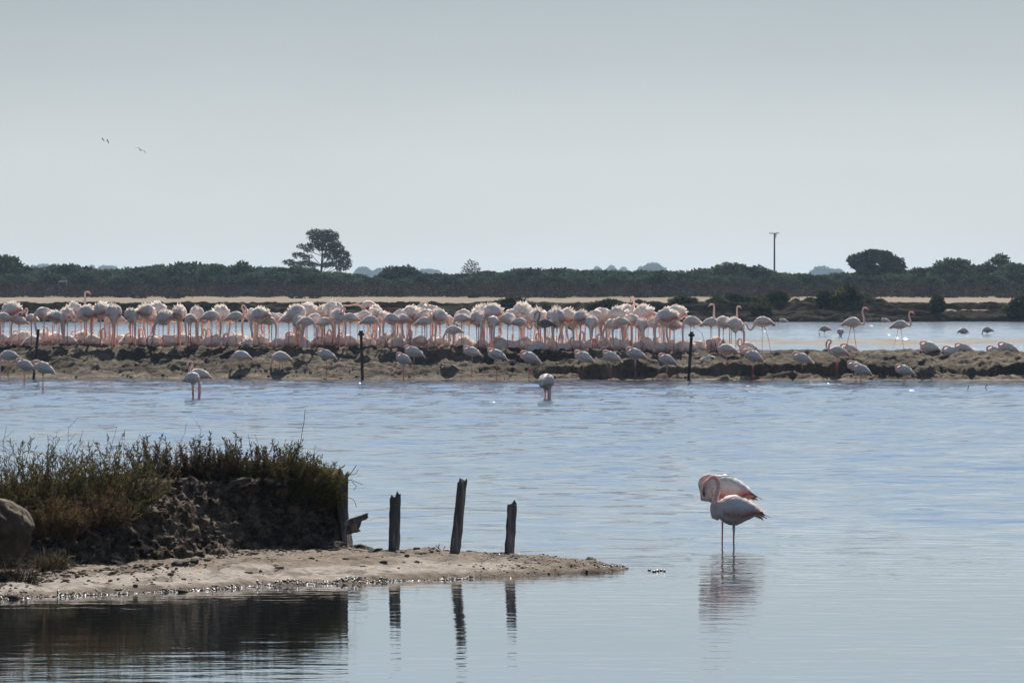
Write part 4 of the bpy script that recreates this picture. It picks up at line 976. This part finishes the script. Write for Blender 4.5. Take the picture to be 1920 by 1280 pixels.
def tail_mesh(seed, pitch, juv=False, n=16):
    rs = np.random.default_rng(seed); c, s = math.cos(pitch), math.sin(pitch)
    P = np.stack([np.full(n, -.27) + .04 * rs.random(n), rs.normal(0, .022, n), np.full(n, -.055) + .02 * rs.normal(size=n)], -1)
    P = np.stack([P[:, 0] * c - P[:, 2] * s, P[:, 1], P[:, 0] * s + P[:, 2] * c + BC], -1)
    d = np.stack([np.full(n, -1.0), .25 * rs.normal(size=n), -.45 + .22 * rs.normal(size=n)], -1)
    C = (PINK[None] if not juv else GREY[None] * .6) * rs.uniform(.7, 1.2, (n, 1)); C[::4] = C[::4] * .45
    V, Fq, C = blades(P, d, rs.uniform(.09, .15, n), rs.uniform(.010, .016, n), C, rs, .5)
    return mesh_from('tail', V, Fq, C, [MBLADE])
_BM = {}
def bird_set(neck, legs, fluff, pitch, red, juv, var, legk=1.0, neckk=1.0, n=12):
    key = (neck, legs, fluff, pitch, red, juv, var, legk, neckk, n)
    if key not in _BM:
        sd_ = abs(hash(str(key))) % 9973 if False else sum(ord(ch) * (i + 3) for i, ch in enumerate(str(key))) % 9973
        b, bl, hp = body_mesh(key, neck, fluff, pitch, legs, n, juv, sd_, legk, neckk)
        ms = [('body', b), ('bill', bl), ('wing', wing_mesh(1, fluff, pitch, red, juv, sd_ + 1)), ('wing', wing_mesh(-1, fluff, pitch, red, juv, sd_ + 2)), ('tail', tail_mesh(sd_ + 3, pitch, juv))]
        if fluff >= 1: ms.append(('ruffled_feathers', plume_mesh(sd_ + 4, pitch, 90, big=.78 if fluff < 1.5 else 1.2)))
        _BM[key] = (ms, hp)
    return _BM[key]
def place_bird(label, group, loc, heading, k, neck, legs, fluff=0, pitch=0.0, red=0.3, juv=False, var=0, legk=1.0, neckk=1.0, n=12, cat='flamingo', roll=0.0):
    ms, hp = bird_set(neck, legs, fluff, pitch, red, juv, var, legk, neckk, n)
    o = thing('flamingo', label, cat, loc, heading, group, k)
    for nm, me in ms: link(nm, me, o)
    return o

# ---- the list: what the photograph shows, bird by bird
# kind, px, py of the body's middle, heading ('L','R','A'way,'T'oward + optional degrees), options
POSE = {  # name: (neck, legs, phrase)
 'tuck1': ('tuck', 'one', 'asleep on one leg'), 'tuck2': ('tuck', 'two', 'asleep on two legs'),
 'down': ('down', 'two', 'head hanging straight down'), 'downw': ('down', 'walk', 'striding with its head down'), 'downb': ('downback', 'two', 'head hanging by its legs'),
 'sdown': ('sdown', 'two', 'curved neck held out low'), 'sdownw': ('sdown', 'wide', 'striding with curved neck out low'),
 'slow': ('slow', 'two', 'neck looped down before it'), 'sup': ('sup', 'walk', 'walking with its neck raised'), 'sup2': ('sup', 'two', 'standing with S shaped neck up'),
 'tall': ('tall', 'two', 'neck stretched straight up'), 'hook': ('hook', 'two', 'neck hooked above its back'), 'hook1': ('hook', 'one', 'neck hooked, on one leg'), 'arch': ('arch', 'one', 'neck arched, bill down'),
 'preen': ('preen', 'two', 'preening its back'), 'lift': ('down', 'step', 'one leg lifted behind'),
}
HEAD = {'R': 0, 'A': 90, 'L': 180, 'T': -90}
flock = []
def S(pose, px, py, hd, f=0, red=0.3, D=195.6, juv=False, lab=None, dev=0, pitch=None, legk=1.0): flock.append(dict(row='stand', pose=pose, px=px, py=py, hd=HEAD[hd] + dev, f=f, red=red, D=D, juv=juv, lab=lab, pitch=pitch, legk=legk, side=hd))
def Z(neck, px, py, hd, f=0, red=0.3, dz=0.0, lab=None, dev=0): flock.append(dict(row='sit', pose=neck, px=px, py=py, hd=HEAD[hd] + dev, f=f, red=red, lab=lab, side=hd, juv=False, dz=dz))
def W(pose, px, py, fy, hd, red=0.2, juv=False, lab=None, dev=0, f=0, legs=None): flock.append(dict(row='shore', pose=pose, px=px, py=py, fy=fy, hd=HEAD[hd] + dev, f=f, red=red, juv=juv, lab=lab, side=hd))
# standing flock, left to right
S('down', 8, 594, 'L', dev=25); S('down', 21, 583, 'L', 1, 1, 196.4); S('down', 38, 601, 'L', 0, .5, 196.6); S('hook', 60, 597, 'L', 0, .3, 196.2, dev=-30)
S('downb', 84, 586, 'L'); S('downw', 104, 606, 'R', 1, 1, 195.0, lab='striding flamingo with raised white plumes and orange wing by the left stake', pitch=-.25); S('downb', 125, 591, 'T', 1, 1, dev=-25)
S('tall', 139, 583, 'R', 1, 1, 196.8, lab='ruffled flamingo whose thin neck rises highest near the left stake'); S('sdown', 162, 588, 'L', 1, 1, dev=20); S('down', 190, 583, 'L', 1, .8, 196.2, dev=-20); S('downb', 213, 586, 'T', 1, .6)
S('down', 222, 601, 'L', 0, .3, 197.0); S('down', 246, 592, 'T', 1, .8, dev=30); S('downb', 275, 585, 'R', 1, 1); S('down', 295, 583, 'R', 1, 1, 196.8); S('slow', 308, 596, 'L', 1, .5, 195.2)
S('downb', 336, 587, 'A', 1, .7); S('downb', 357, 597, 'T', 0, .8, 195.3, dev=-30); S('down', 369, 588, 'T', 1, .5, 196.6); S('downb', 380, 603, 'A', .5, .5, 197)
S('down', 394, 592, 'R', 0, .4); S('down', 407, 611, 'L', 0, .2, 197.2); S('downb', 415, 588, 'R', 1, .2, 196.5); S('hook', 440, 593, 'R', 0, .3, lab='grey flamingo with its neck hooked upright, left of the big cluster')
S('down', 474, 590, 'L', .5, .5, 196.4); S('downb', 487, 591, 'L', 1, .8); S('down', 503, 603, 'R', 0, .3, 196.0, dev=-30); S('slow', 512, 595, 'L', 0, .5, 196.8); S('down', 539, 597, 'R', 0, .5, 196.3)
S('downb', 557, 587, 'T', 1, .1, 196.2, dev=40); S('downb', 562, 604, 'T', 1, .6, 195.2); S('down', 575, 585, 'L', 1, .5, 197); S('down', 589, 596, 'R', 0, .2, 195.8, dev=30); S('downb', 607, 587, 'A', 1, .2, 197)
S('slow', 606, 603, 'R', 0, .3, 195.0); S('slow', 574, 627, 'R', 0, .2, 193.6, lab='grey head down flamingo standing low in front of the sitting birds')
S('downb', 626, 584, 'T', 1.6, .4, 196.6, lab='flamingo with the tallest spiky white plume, left of the middle stake'); S('down', 634, 593, 'T', 1, .3, 195.8, dev=50); S('hook', 659, 595, 'L', 0, .4)
S('sdown', 681, 592, 'R', .5, .6, 196.4); S('slow', 692, 600, 'R', 0, .3, 195.0); S('downb', 704, 589, 'A', 1, .2, 196.8); S('down', 736, 598, 'L', .5, .6, dev=20); S('sdown', 751, 591, 'R', .5, .4, 196.8)
S('slow', 757, 603, 'L', 0, .8, 196.0); S('downb', 771, 591, 'L', 1, 1, 196.5, dev=-30); S('down', 789, 584, 'R', .5, .4, 197); S('down', 797, 592, 'R', .5, .7, 196.1); S('hook', 794, 605, 'R', 0, .3, 194.9, lab='dark grey flamingo in front with upright hooked neck, right of the middle stake')
S('down', 823, 595, 'R', 1, .7, 195.6); S('preen', 811, 585, 'L', .5, .3, 197.1); S('slow', 806, 612, 'R', 0, .5, 197.2)
S('down', 867, 606, 'L', 0, .4, 195.2); S('down', 871, 592, 'L', .5, .2, 196.5); S('downb', 895, 597, 'T', 1, .7, dev=30); S('preen', 906, 587, 'R', 1, .5, 196.8); S('downb', 922, 587, 'L', 1, .8, 196.4); S('downb', 924, 603, 'T', .5, .6, 195.1)
S('sdown', 954, 597, 'L', .5, .3, 196); S('sdown', 972, 607, 'R', 0, .5, 195.1); S('downb', 980, 587, 'A', 1.6, .3, 197); S('down', 997, 593, 'L', .5, .3, 196.6); S('down', 1010, 596, 'T', 1.6, .5, 196.3, dev=40)
S('arch', 1024, 619, 'L', 0, .2, 193.9, True, 'small dark winged young flamingo with arched neck in front of the flock'); S('downb', 1042, 596, 'T', 1.6, .9, dev=-20); S('sdown', 1063, 595, 'L', 1, 1, 196.6)
S('down', 1090, 596, 'L', 1, .8, dev=-40); S('downb', 1109, 608, 'T', 1, .7, 195.0); S('sdown', 1114, 594, 'R', .5, .2, 196.7); S('down', 1131, 590, 'L', .5, .8, 197); S('slow', 1151, 608, 'L', .5, .3, 195.0)
S('down', 1158, 591, 'L', 1, .7, 196.7); S('down', 1165, 622, 'L', 0, .3, 193.9, lab='dark grey head down flamingo in front, below the ruffled ones'); S('preen', 1176, 588, 'R', 1, .3, 197); S('down', 1185, 599, 'L', .5, .5, 195.6); S('tall', 1199, 593, 'L', 0, .3, 197.2, lab='flamingo raising only its pale head above the backs, periscope like', dev=-60)
S('down', 1206, 589, 'L', 1, .6, 196.6); S('slow', 1203, 611, 'T', 1, .8, 195.3); S('slow', 1228, 606, 'L', 0, .3, 196.6); S('down', 1250, 595, 'L', 1, 1, 195.4, lab='largest ruffled flamingo with bright red wing patch at the flock right end'); S('down', 1266, 589, 'L', 1, .8, 196.8); S('downb', 1265, 610, 'L', .5, .9, 196)
S('lift', 1299, 602, 'L', 0, .4, lab='head down flamingo with one leg lifted behind, beside the rightmost stake'); S('down', 1331, 604, 'R', 0, .4, lab='head down flamingo facing right between stake and upright heads')
S('tall', 1358, 604, 'L', .5, .3, 195.9, lab='flamingo with neck straight up, left one of the two upright heads'); S('tall', 1368, 605, 'R', 0, .3, 196.8, lab='flamingo with pink bill raised, right one of the two upright heads', dev=30)
S('down', 1378, 609, 'R', 1, .3, 195.2, lab='ruffled head down flamingo in front of the two upright heads', dev=-30); S('sdownw', 1432, 603, 'L', 0, .7, 194.8, lab='striding flamingo with snaking low neck, alone right of the flock')
S('sup', 1597, 604, 'R', 0, .2, 194.6, lab='walking flamingo with raised neck, in front of the dike bushes', dev=8); S('sup', 1686, 617, 'R', 0, .1, 194.2, lab='walking flamingo with raised neck, rightmost walker beside the lagoon')
# birds half hidden between the others
for i, (px, py) in enumerate(((112, 596), (150, 594), (176, 590), (203, 594), (262, 594), (285, 597), (325, 596), (428, 601), (478, 600), (497, 592), (523, 600), (549, 600), (570, 598), (598, 592), (617, 597), (645, 600), (670, 597), (715, 597), (744, 604), (765, 600), (782, 598), (836, 599), (882, 600), (912, 595), (938, 599), (964, 592), (988, 600), (1031, 600), (1052, 601), (1078, 603), (1100, 597), (1122, 603), (1142, 599), (1170, 602), (1194, 603), (1216, 598), (1240, 602), (1258, 600))):
    S(('down', 'slow', 'downb')[i % 3], px, py, 'LRLTL'[i % 5], (0, .5, 1)[(i * 7) % 3], ((i * 5) % 9) / 10, 196.9 + .1 * (i % 4), dev=(i * 37) % 50 - 25)
# sitting birds
for a in ((4, 637, 'L', 'sloop'), (28, 637, 'R', 'tuck'), (46, 636, 'L', 'sloop'), (59, 640, 'R', 'sloop'), (83, 637, 'R', 'tuck'), (108, 635, 'L', 'shook'), (129, 640, 'L', 'tuck'), (153, 634, 'L', 'sloop'), (171, 640, 'R', 'shook'), (210, 638, 'L', 'shook'),
          (225, 636, 'R', 'sloop'), (241, 640, 'R', 'shook'), (269, 637, 'L', 'sdip'), (287, 641, 'R', 'tuck'), (309, 637, 'L', 'shook'), (322, 640, 'L', 'tuck'), (329, 632, 'R', 'shook'), (346, 641, 'R', 'tuck'), (369, 640, 'R', 'shook'), (389, 641, 'R', 'sloop'),
          (405, 640, 'L', 'shook'), (422, 642, 'L', 'tuck'), (440, 640, 'L', 'sloop'), (453, 641, 'R', 'sdip'), (466, 648, 'R', 'tuck'), (492, 641, 'L', 'sloop'), (519, 640, 'R', 'shook'), (544, 641, 'R', 'sdip'), (561, 638, 'L', 'sloop'), (571, 650, 'A', 'tuck'),
          (598, 637, 'R', 'sloop'), (618, 640, 'R', 'shook'), (641, 643, 'L', 'shook'), (655, 641, 'L', 'sloop'), (668, 645, 'R', 'shook'), (694, 645, 'L', 'tuck'), (723, 641, 'L', 'shook'), (736, 640, 'R', 'sloop'), (746, 650, 'R', 'tuck'), (768, 645, 'L', 'sloop'),
          (789, 640, 'L', 'shook'), (808, 646, 'L', 'sdip'), (829, 641, 'L', 'sloop'), (870, 644, 'L', 'shook'), (902, 648, 'R', 'sdip'), (931, 646, 'R', 'tuck'), (940, 650, 'R', 'tuck'), (948, 642, 'L', 'sloop'), (959, 649, 'A', 'shook'), (972, 646, 'R', 'tuck'),
          (986, 643, 'R', 'shook'), (1009, 648, 'R', 'tuck'), (1030, 647, 'L', 'sloop'), (1051, 652, 'R', 'tuck'), (1074, 647, 'L', 'shook'), (1089, 649, 'L', 'sloop'), (1101, 650, 'R', 'shook'), (1114, 646, 'L', 'shook'), (1133, 648, 'A', 'sdip'), (1150, 648, 'L', 'sloop'),
          (1164, 649, 'L', 'tuck'), (1176, 647, 'A', 'shook'), (1201, 649, 'R', 'tuck'), (1213, 645, 'R', 'sloop'), (1231, 652, 'L', 'sdip'), (1245, 649, 'R', 'tuck'), (1275, 648, 'L', 'sloop'), (1291, 652, 'L', 'tuck'), (1317, 651, 'L', 'tuck'), (1343, 648, 'L', 'tuck')):
    Z(a[3], a[0], a[1], a[2], f=1 if (a[0] * 7) % 10 < 3 else 0.5, red=((a[0] * 13) % 10) / 12)
Z('sloop', 1404, 649, 'L', 0, .5, lab='flamingo sitting on the crest with S shaped neck, right of the flock')
Z('tuck', 1594, 656, 'L', 0, .9, lab='red tailed sitting flamingo behind the S necked bird at the waterline')
Z('tuck', 1744, 651, 'L', 0, .1, lab='plain grey flamingo asleep on the crest, leftmost of the resting right group'); Z('tuck', 1808, 648, 'L', 0, .7, lab='red winged flamingo asleep on the crest in the right group'); Z('tuck', 1787, 657, 'L', 0, .2, dz=-.06, lab='low sleeper lying left below the red winged one on the crest')
Z('tuck', 1890, 649, 'L', 0, .3, lab='large sleeping flamingo on the crest nearest the right edge'); Z('tuck', 1868, 657, 'L', 0, .1, dz=-.06, lab='low pale sleeper lying just left of the rightmost resting bird')
# birds along the waterline in front
W('down', 18, 666, 711, 'L', lab='head down flamingo at the waterline, first from the left edge'); W('tuck2', 48, 685, 722, 'L', lab='pale sleeping flamingo wading left of the left stake foot'); W('tuck2', 83, 690, 730, 'L', lab='sleeping flamingo wading just right of the left stake foot')
W('down', 453, 667, 710, 'L', legs='step'); W('sup2', 505, 661, 706, 'R', dev=8, lab='walking flamingo with hooked neck behind the stooping one at the waterline'); W('downw', 528, 669, 710, 'L', lab='stooping striding flamingo at the waterline left of the middle stake'); W('tuck1', 613, 665, 714, 'L', lab='sleeping one legged flamingo at the waterline left of the middle stake')
W('tuck1', 757, 674, 714, 'T', dev=-40, lab='small pinkish flamingo half hidden left of the sleeper beside the middle stake'); W('tuck1', 777, 660, 712, 'L', lab='sleeping one legged flamingo at the waterline right of the middle stake')
S('slow', 851, 640, 'L', 0, .4, 192.4, lab='grey stooping flamingo on the slope with its neck looped to the mud')
W('tuck1', 886, 660, 713, 'L'); W('tuck1', 933, 666, 714, 'L', .8); W('tuck1', 1003, 658, 709, 'L', .6); W('tuck2', 995, 671, 714, 'L', .4); W('tuck1', 1096, 670, 712, 'L', .4); W('tuck1', 1160, 658, 708, 'L', .5); W('tuck2', 1148, 669, 713, 'L', .2)
W('tuck2', 1193, 664, 714, 'L', .4); W('tuck1', 1209, 657, 706, 'L', .6); W('tuck1', 1216, 673, 710, 'L', .7); W('tuck1', 1252, 675, 714, 'L', .4, dev=12)
W('slow', 1327, 676, 711, 'R', lab='striding flamingo with looped neck at the waterline right of the rightmost stake', legs='walk'); W('hook1', 1364, 655, 712, 'L', .8, lab='one legged preening flamingo with red tail right of the rightmost stake')
W('tuck2', 1407, 661, 712, 'L', lab='rear one of two sleepers overlapping at the waterline, right of the stake'); W('tuck2', 1414, 668, 714, 'L', lab='front one of two sleepers overlapping at the waterline, right of the stake')
W('tuck1', 1505, 672, 713, 'L', lab='lone hunched flamingo on one leg between the paired sleepers and S necked bird'); W('hook', 1572, 659, 713, 'L', .6, lab='S necked flamingo at the waterline in front of the red tailed sitter')
W('tuck2', 1606, 688, 716, 'L', lab='rear white flamingo of the sleeping pair wading at right'); W('tuck2', 1617, 694, 719, 'L', lab='front white flamingo of the sleeping pair wading at right'); W('tuck2', 1697, 695, 719, 'L', lab='lone white sleeping flamingo wading at far right')
W('hook', 375, 702, 745, 'L', .3, lab='wading flamingo with arched neck behind its head down mate at left', dev=-12); W('down', 360, 709, 747, 'R', .1, lab='wading head down flamingo in front of the arch necked one', dev=-55)
W('downb', 1024, 716, 748, 'A', .4, f=.5, lab='lone flamingo wading seen from behind, below the flock middle', dev=-15)

ORD = ['first', 'second', 'third', 'fourth', 'fifth', 'sixth', 'seventh', 'eighth', 'ninth', 'tenth', 'eleventh', 'twelfth', 'thirteenth', 'fourteenth', 'fifteenth', 'sixteenth', 'seventeenth', 'eighteenth', 'nineteenth', 'twentieth']
SITPH = {'tuck': 'sitting flamingo with tucked head', 'shook': 'sitting flamingo with tall hooked neck', 'sloop': 'sitting flamingo with looped neck', 'sdip': 'sitting flamingo dipping its bill'}
def phrase(b):
    side = {'L': 'left facing', 'R': 'right facing', 'A': 'turned away', 'T': 'front view'}[b['side']]
    if b['row'] == 'sit': return f"{side} {SITPH[b['pose']]}"
    if b['row'] == 'shore': return f"{side} waterline flamingo {POSE[b['pose']][2]}"
    return f"{side} {'ruffled ' if b['f'] >= 1 else ''}flamingo {POSE[b['pose']][2]}"
def auto_labels():
    STK = (66, 679, 1294); NM = ('left stake', 'middle stake', 'rightmost stake'); cl = {}
    for b in flock:
        if b['lab']: continue
        j = min(range(3), key=lambda i: abs(b['px'] - STK[i])); sd_ = 'right' if b['px'] > STK[j] else 'left'
        cl.setdefault((phrase(b), j, sd_), []).append(b)
    for (ph, j, sd_), bs in cl.items():
        bs.sort(key=lambda b: abs(b['px'] - STK[j]))
        for i, b in enumerate(bs): b['lab'] = f"{ph}, {ORD[i]} {sd_} of the {NM[j]}"
auto_labels()
rb = random.Random(5)
for b in flock:
    px = b['px']
    if b['row'] == 'shore':
        D = DW(b['fy']); s = F / D; x = PX(px, D); k = 1.0 + rb.uniform(-.05, .05); zc = PZ(b['py'], D)
        neck, legs, _ = POSE[b['pose']]
        z = zc - BC * k
        o = place_bird(b['lab'], 'flamingos along the waterline', (x, D, z), R(b['hd'] + rb.uniform(-10, 10)), k, neck, legs, b['f'], rb.choice((.2, .28)) if neck == 'tuck' else 0.06, b['red'], b['juv'], rb.randint(0, 1), 1.15 if z < -0.1 else 1.06)
    elif b['row'] == 'stand':
        x = PX(px, 193.0); d0 = b['D'] - 188.0 + rb.uniform(-.12, .12); D = float(isl_front(x)) + (3.0 + (d0 - 6.8) * .5 + max(0, d0 - 8.3) * .8 if d0 > 6.5 else 2.6 + (d0 - 5.6) * .6); x = PX(px, D); zg = float(isl_z(x, D)); zc = PZ(b['py'], D)
        k = min(1.28, max(0.9, (zc - zg) / BC)); neck, legs, _ = POSE[b['pose']]
        pit = b['pitch'] if b['pitch'] is not None else (rb.choice((-.22, -.12)) if b['f'] >= 1 and neck in ('down', 'downback', 'slow') else rb.choice((0.0, .1)))
        kk = (zc - zg) / BC / k
        if b['py'] > 615 and b['row'] == 'stand': k = max(.82, k)
        o = place_bird(b['lab'], 'flamingos standing in the flock', (x, D, zg - .01), R(b['hd'] + rb.uniform(-9, 9)), k, neck, legs, b['f'], pit, b['red'], b['juv'], rb.randint(0, 1))
    else:
        x = PX(px, 192.0); D = float(isl_front(x)) + 4.3 + rb.uniform(-.2, .2) + (0.6 if b['py'] < 639 else -.5 if b['py'] > 647 else 0.1); x = PX(px, D)
        zg = float(isl_z(x, D)); k = 1.0 + rb.uniform(-.06, .08); zc = max(zg + .10, min(zg + .20, PZ(b['py'], D))) + b['dz']
        o = place_bird(b['lab'], 'flamingos sitting on the crest', (x, D, zc - BC * k), R(b['hd'] + rb.uniform(-14, 14)), k, b['pose'], 'none', b['f'], .08, b['red'], False, rb.randint(0, 1))

# the pair wading in the foreground
def hero(label, px, py, D, k, neck, lx, red, pitch, dev, neckk=1.0, legk=1.3):
    x = PX(px, D); zc = PZ(py, D)
    return place_bird(label, 'pair of flamingos wading in the foreground', (x, D, zc - BC * k), R(180 + dev), k, neck, 'one', 0.25, pitch, red, False, lx, legk, neckk, 18)
hero('foreground flamingo with arched neck and black bill tip, in front of its mate', 1381, 957, 70.9, 0.96, 'arch', 5, .86, -.05, 8)
hero('sleeping foreground flamingo half hidden behind the arch necked one', 1361, 921, 71.4, 1.06, 'tuck', 6, 1.0, -.03, 10)

# far birds feeding in the lagoon
for px, py, fy, pose, hd, juv, lab in ((1547, 616, 629, 'down', 'L', 0, 'small distant flamingo feeding in the lagoon left of the walking one'), (1576, 622, 632, 'down', 'T', 0, 'distant head down flamingo seen behind the leg of the walking one'),
    (1806, 620, 625, 'down', 'R', 0, 'distant flamingo sunk to its body, left one of the far right two'), (1852, 618, 627, 'down', 'L', 0, 'distant flamingo feeding head down, right one of the far right two'),
    (1469, 602, 604, 'tuck', 'L', 0, 'distant flamingo resting by the dike shore right of the curved neck bird'), (1660, 601, 604, 'tuck', 'L', 0, 'distant pale bird resting by the dike shore between the walkers'),
    (853, 611, 621, 'shook', 'L', 1, 'dark grey young bird in the lagoon in the gap of the flock'), (1073, 613, 628, 'down', 'L', 1, 'dark grey young bird behind the flock legs, right of the arched young one')):
    D = DW(fy); k = 1.0; o = place_bird(lab, 'distant flamingos in the lagoon', (PX(px, D), D, max(PZ(py, D), .1) - BC * k), R(HEAD[hd] + rb.uniform(-15, 15)), k, pose, 'two' if pose == 'down' else 'none', .3, 0.0, .2, bool(juv), 3, 1.0, 1.0, 8)

# flamingo flying low over the flock
def open_wing(side, lift, sweep=.12):
    V = []; C = []; Fq = []; nu, nv = 10, 6; rs = np.random.default_rng(70 + side)
    for i in range(nu):
        u = i / (nu - 1)
        for j in range(nv):
            v = j / (nv - 1); ch = .26 * (1 - .55 * u ** 2) ; x = .12 - ch * v - sweep * u * u
            y = .08 + .70 * u * math.cos(lift); z = .05 + .70 * u * math.sin(lift) + .03 * math.sin(math.pi * v)
            V.append((x, side * y, z)); k = sstep(.55, .8, v) * .9 + sstep(.75, .95, u) * .9; k = min(1, k)
            C.append(np.array([.72, .16, .10]) * (1 - k) + BLACK * 1.2 * k)
    for i in range(nu - 1):
        for j in range(nv - 1): a = i * nv + j; Fq.append([a, a + nv, a + nv + 1, a + 1])
    n0 = len(V)
    for k in range(n0): V.append((V[k][0], V[k][1], V[k][2] - .012)); C.append(C[k])
    for f in list(Fq): Fq.append([q + n0 for q in f[::-1]])
    return mesh_from('wing', V, Fq, C, [MBLADE], smooth=True)
ms, _ = bird_set('fly', 'trail', 0, 0.0, .5, False, 0)
D = 197.5; fl = thing('flamingo', 'flamingo flying low over the flock with an orange red wing beating down', 'flamingo', (PX(693, D), D, PZ(573, D)), R(180 - 6), None, .98)
for nm, me in ms[:2] + ms[4:5]:
    c = link(nm, me, fl); c.location = (0, 0, -BC)
link('wing', open_wing(1, -1.15), fl); link('wing', open_wing(-1, -.35), fl)
# sea birds high up
def sea_bird(label, px, py, D, size, tilt, rz):
    o = thing('sea_bird', label, 'bird', (PX(px, D), D, PZ(py, D)), rz, None, size); o.rotation_euler = (tilt, 0, rz)
    Q = catmull([(-.26, 0, 0, .02, .008), (-.15, 0, 0, .045, .035), (0, 0, .01, .06, .055), (.12, 0, .02, .04, .04), (.18, 0, .02, .03, .03), (.24, 0, .01, .008, .008)], 2)
    V, Fq = loft(Q, 8); link('body', mesh_from('body', V, Fq, np.tile((.09, .09, .095), (len(V), 1)), [MFEATHER], True), o)
    for sd_ in (1, -1):
        a = [(.09, .04 * sd_, .03), (-.10, .04 * sd_, .03), (.12, .28 * sd_, .12), (-.05, .28 * sd_, .11), (-.02, .62 * sd_, .0), (-.07, .60 * sd_, .0)]
        V = a + [(x, y, z - .012) for x, y, z in a]; Fq = [[0, 2, 3, 1], [2, 4, 5, 3], [6, 7, 9, 8], [8, 9, 11, 10], [0, 6, 8, 2], [2, 8, 10, 4], [1, 3, 9, 7], [3, 5, 11, 9], [4, 10, 11, 5]]
        link('wing', mesh_from('wing', V, Fq, np.tile((.07, .07, .075), (len(V), 1)), [MFEATHER]), o)
sea_bird('dark gull like bird gliding in the sky, lowest and largest of three', 264, 282, 330, .62, .45, R(70))
sea_bird('tiny distant bird in the sky, left of the higher two', 193, 262, 420, .42, .8, R(40)); sea_bird('tiny distant bird in the sky, right of the higher two', 202, 265, 420, .40, .9, R(30))

# ------------------------------------------------------------------ haze over the marsh
MH = bpy.data.materials.new('haze_air'); MH.use_nodes = True; t = MH.node_tree; t.nodes.remove(t.nodes['Principled BSDF'])
pv = t.nodes.new('ShaderNodeVolumePrincipled'); pv.inputs['Color'].default_value = (0.56, 0.78, 1.0, 1); pv.inputs['Density'].default_value = 0.000055; pv.inputs['Anisotropy'].default_value = 0.25
t.links.new(pv.outputs[0], t.nodes['Material Output'].inputs['Volume'])
x0, x1, y0, y1, z0, z1 = -1500, 1500, -60, 7600, -1.5, 26
V = [(x, y, z) for x in (x0, x1) for y in (y0, y1) for z in (z0, z1)]
link('haze', mesh_from('haze', V, [[0, 1, 3, 2], [4, 6, 7, 5], [0, 4, 5, 1], [2, 3, 7, 6], [0, 2, 6, 4], [1, 5, 7, 3]], None, [MH]), kind='stuff')
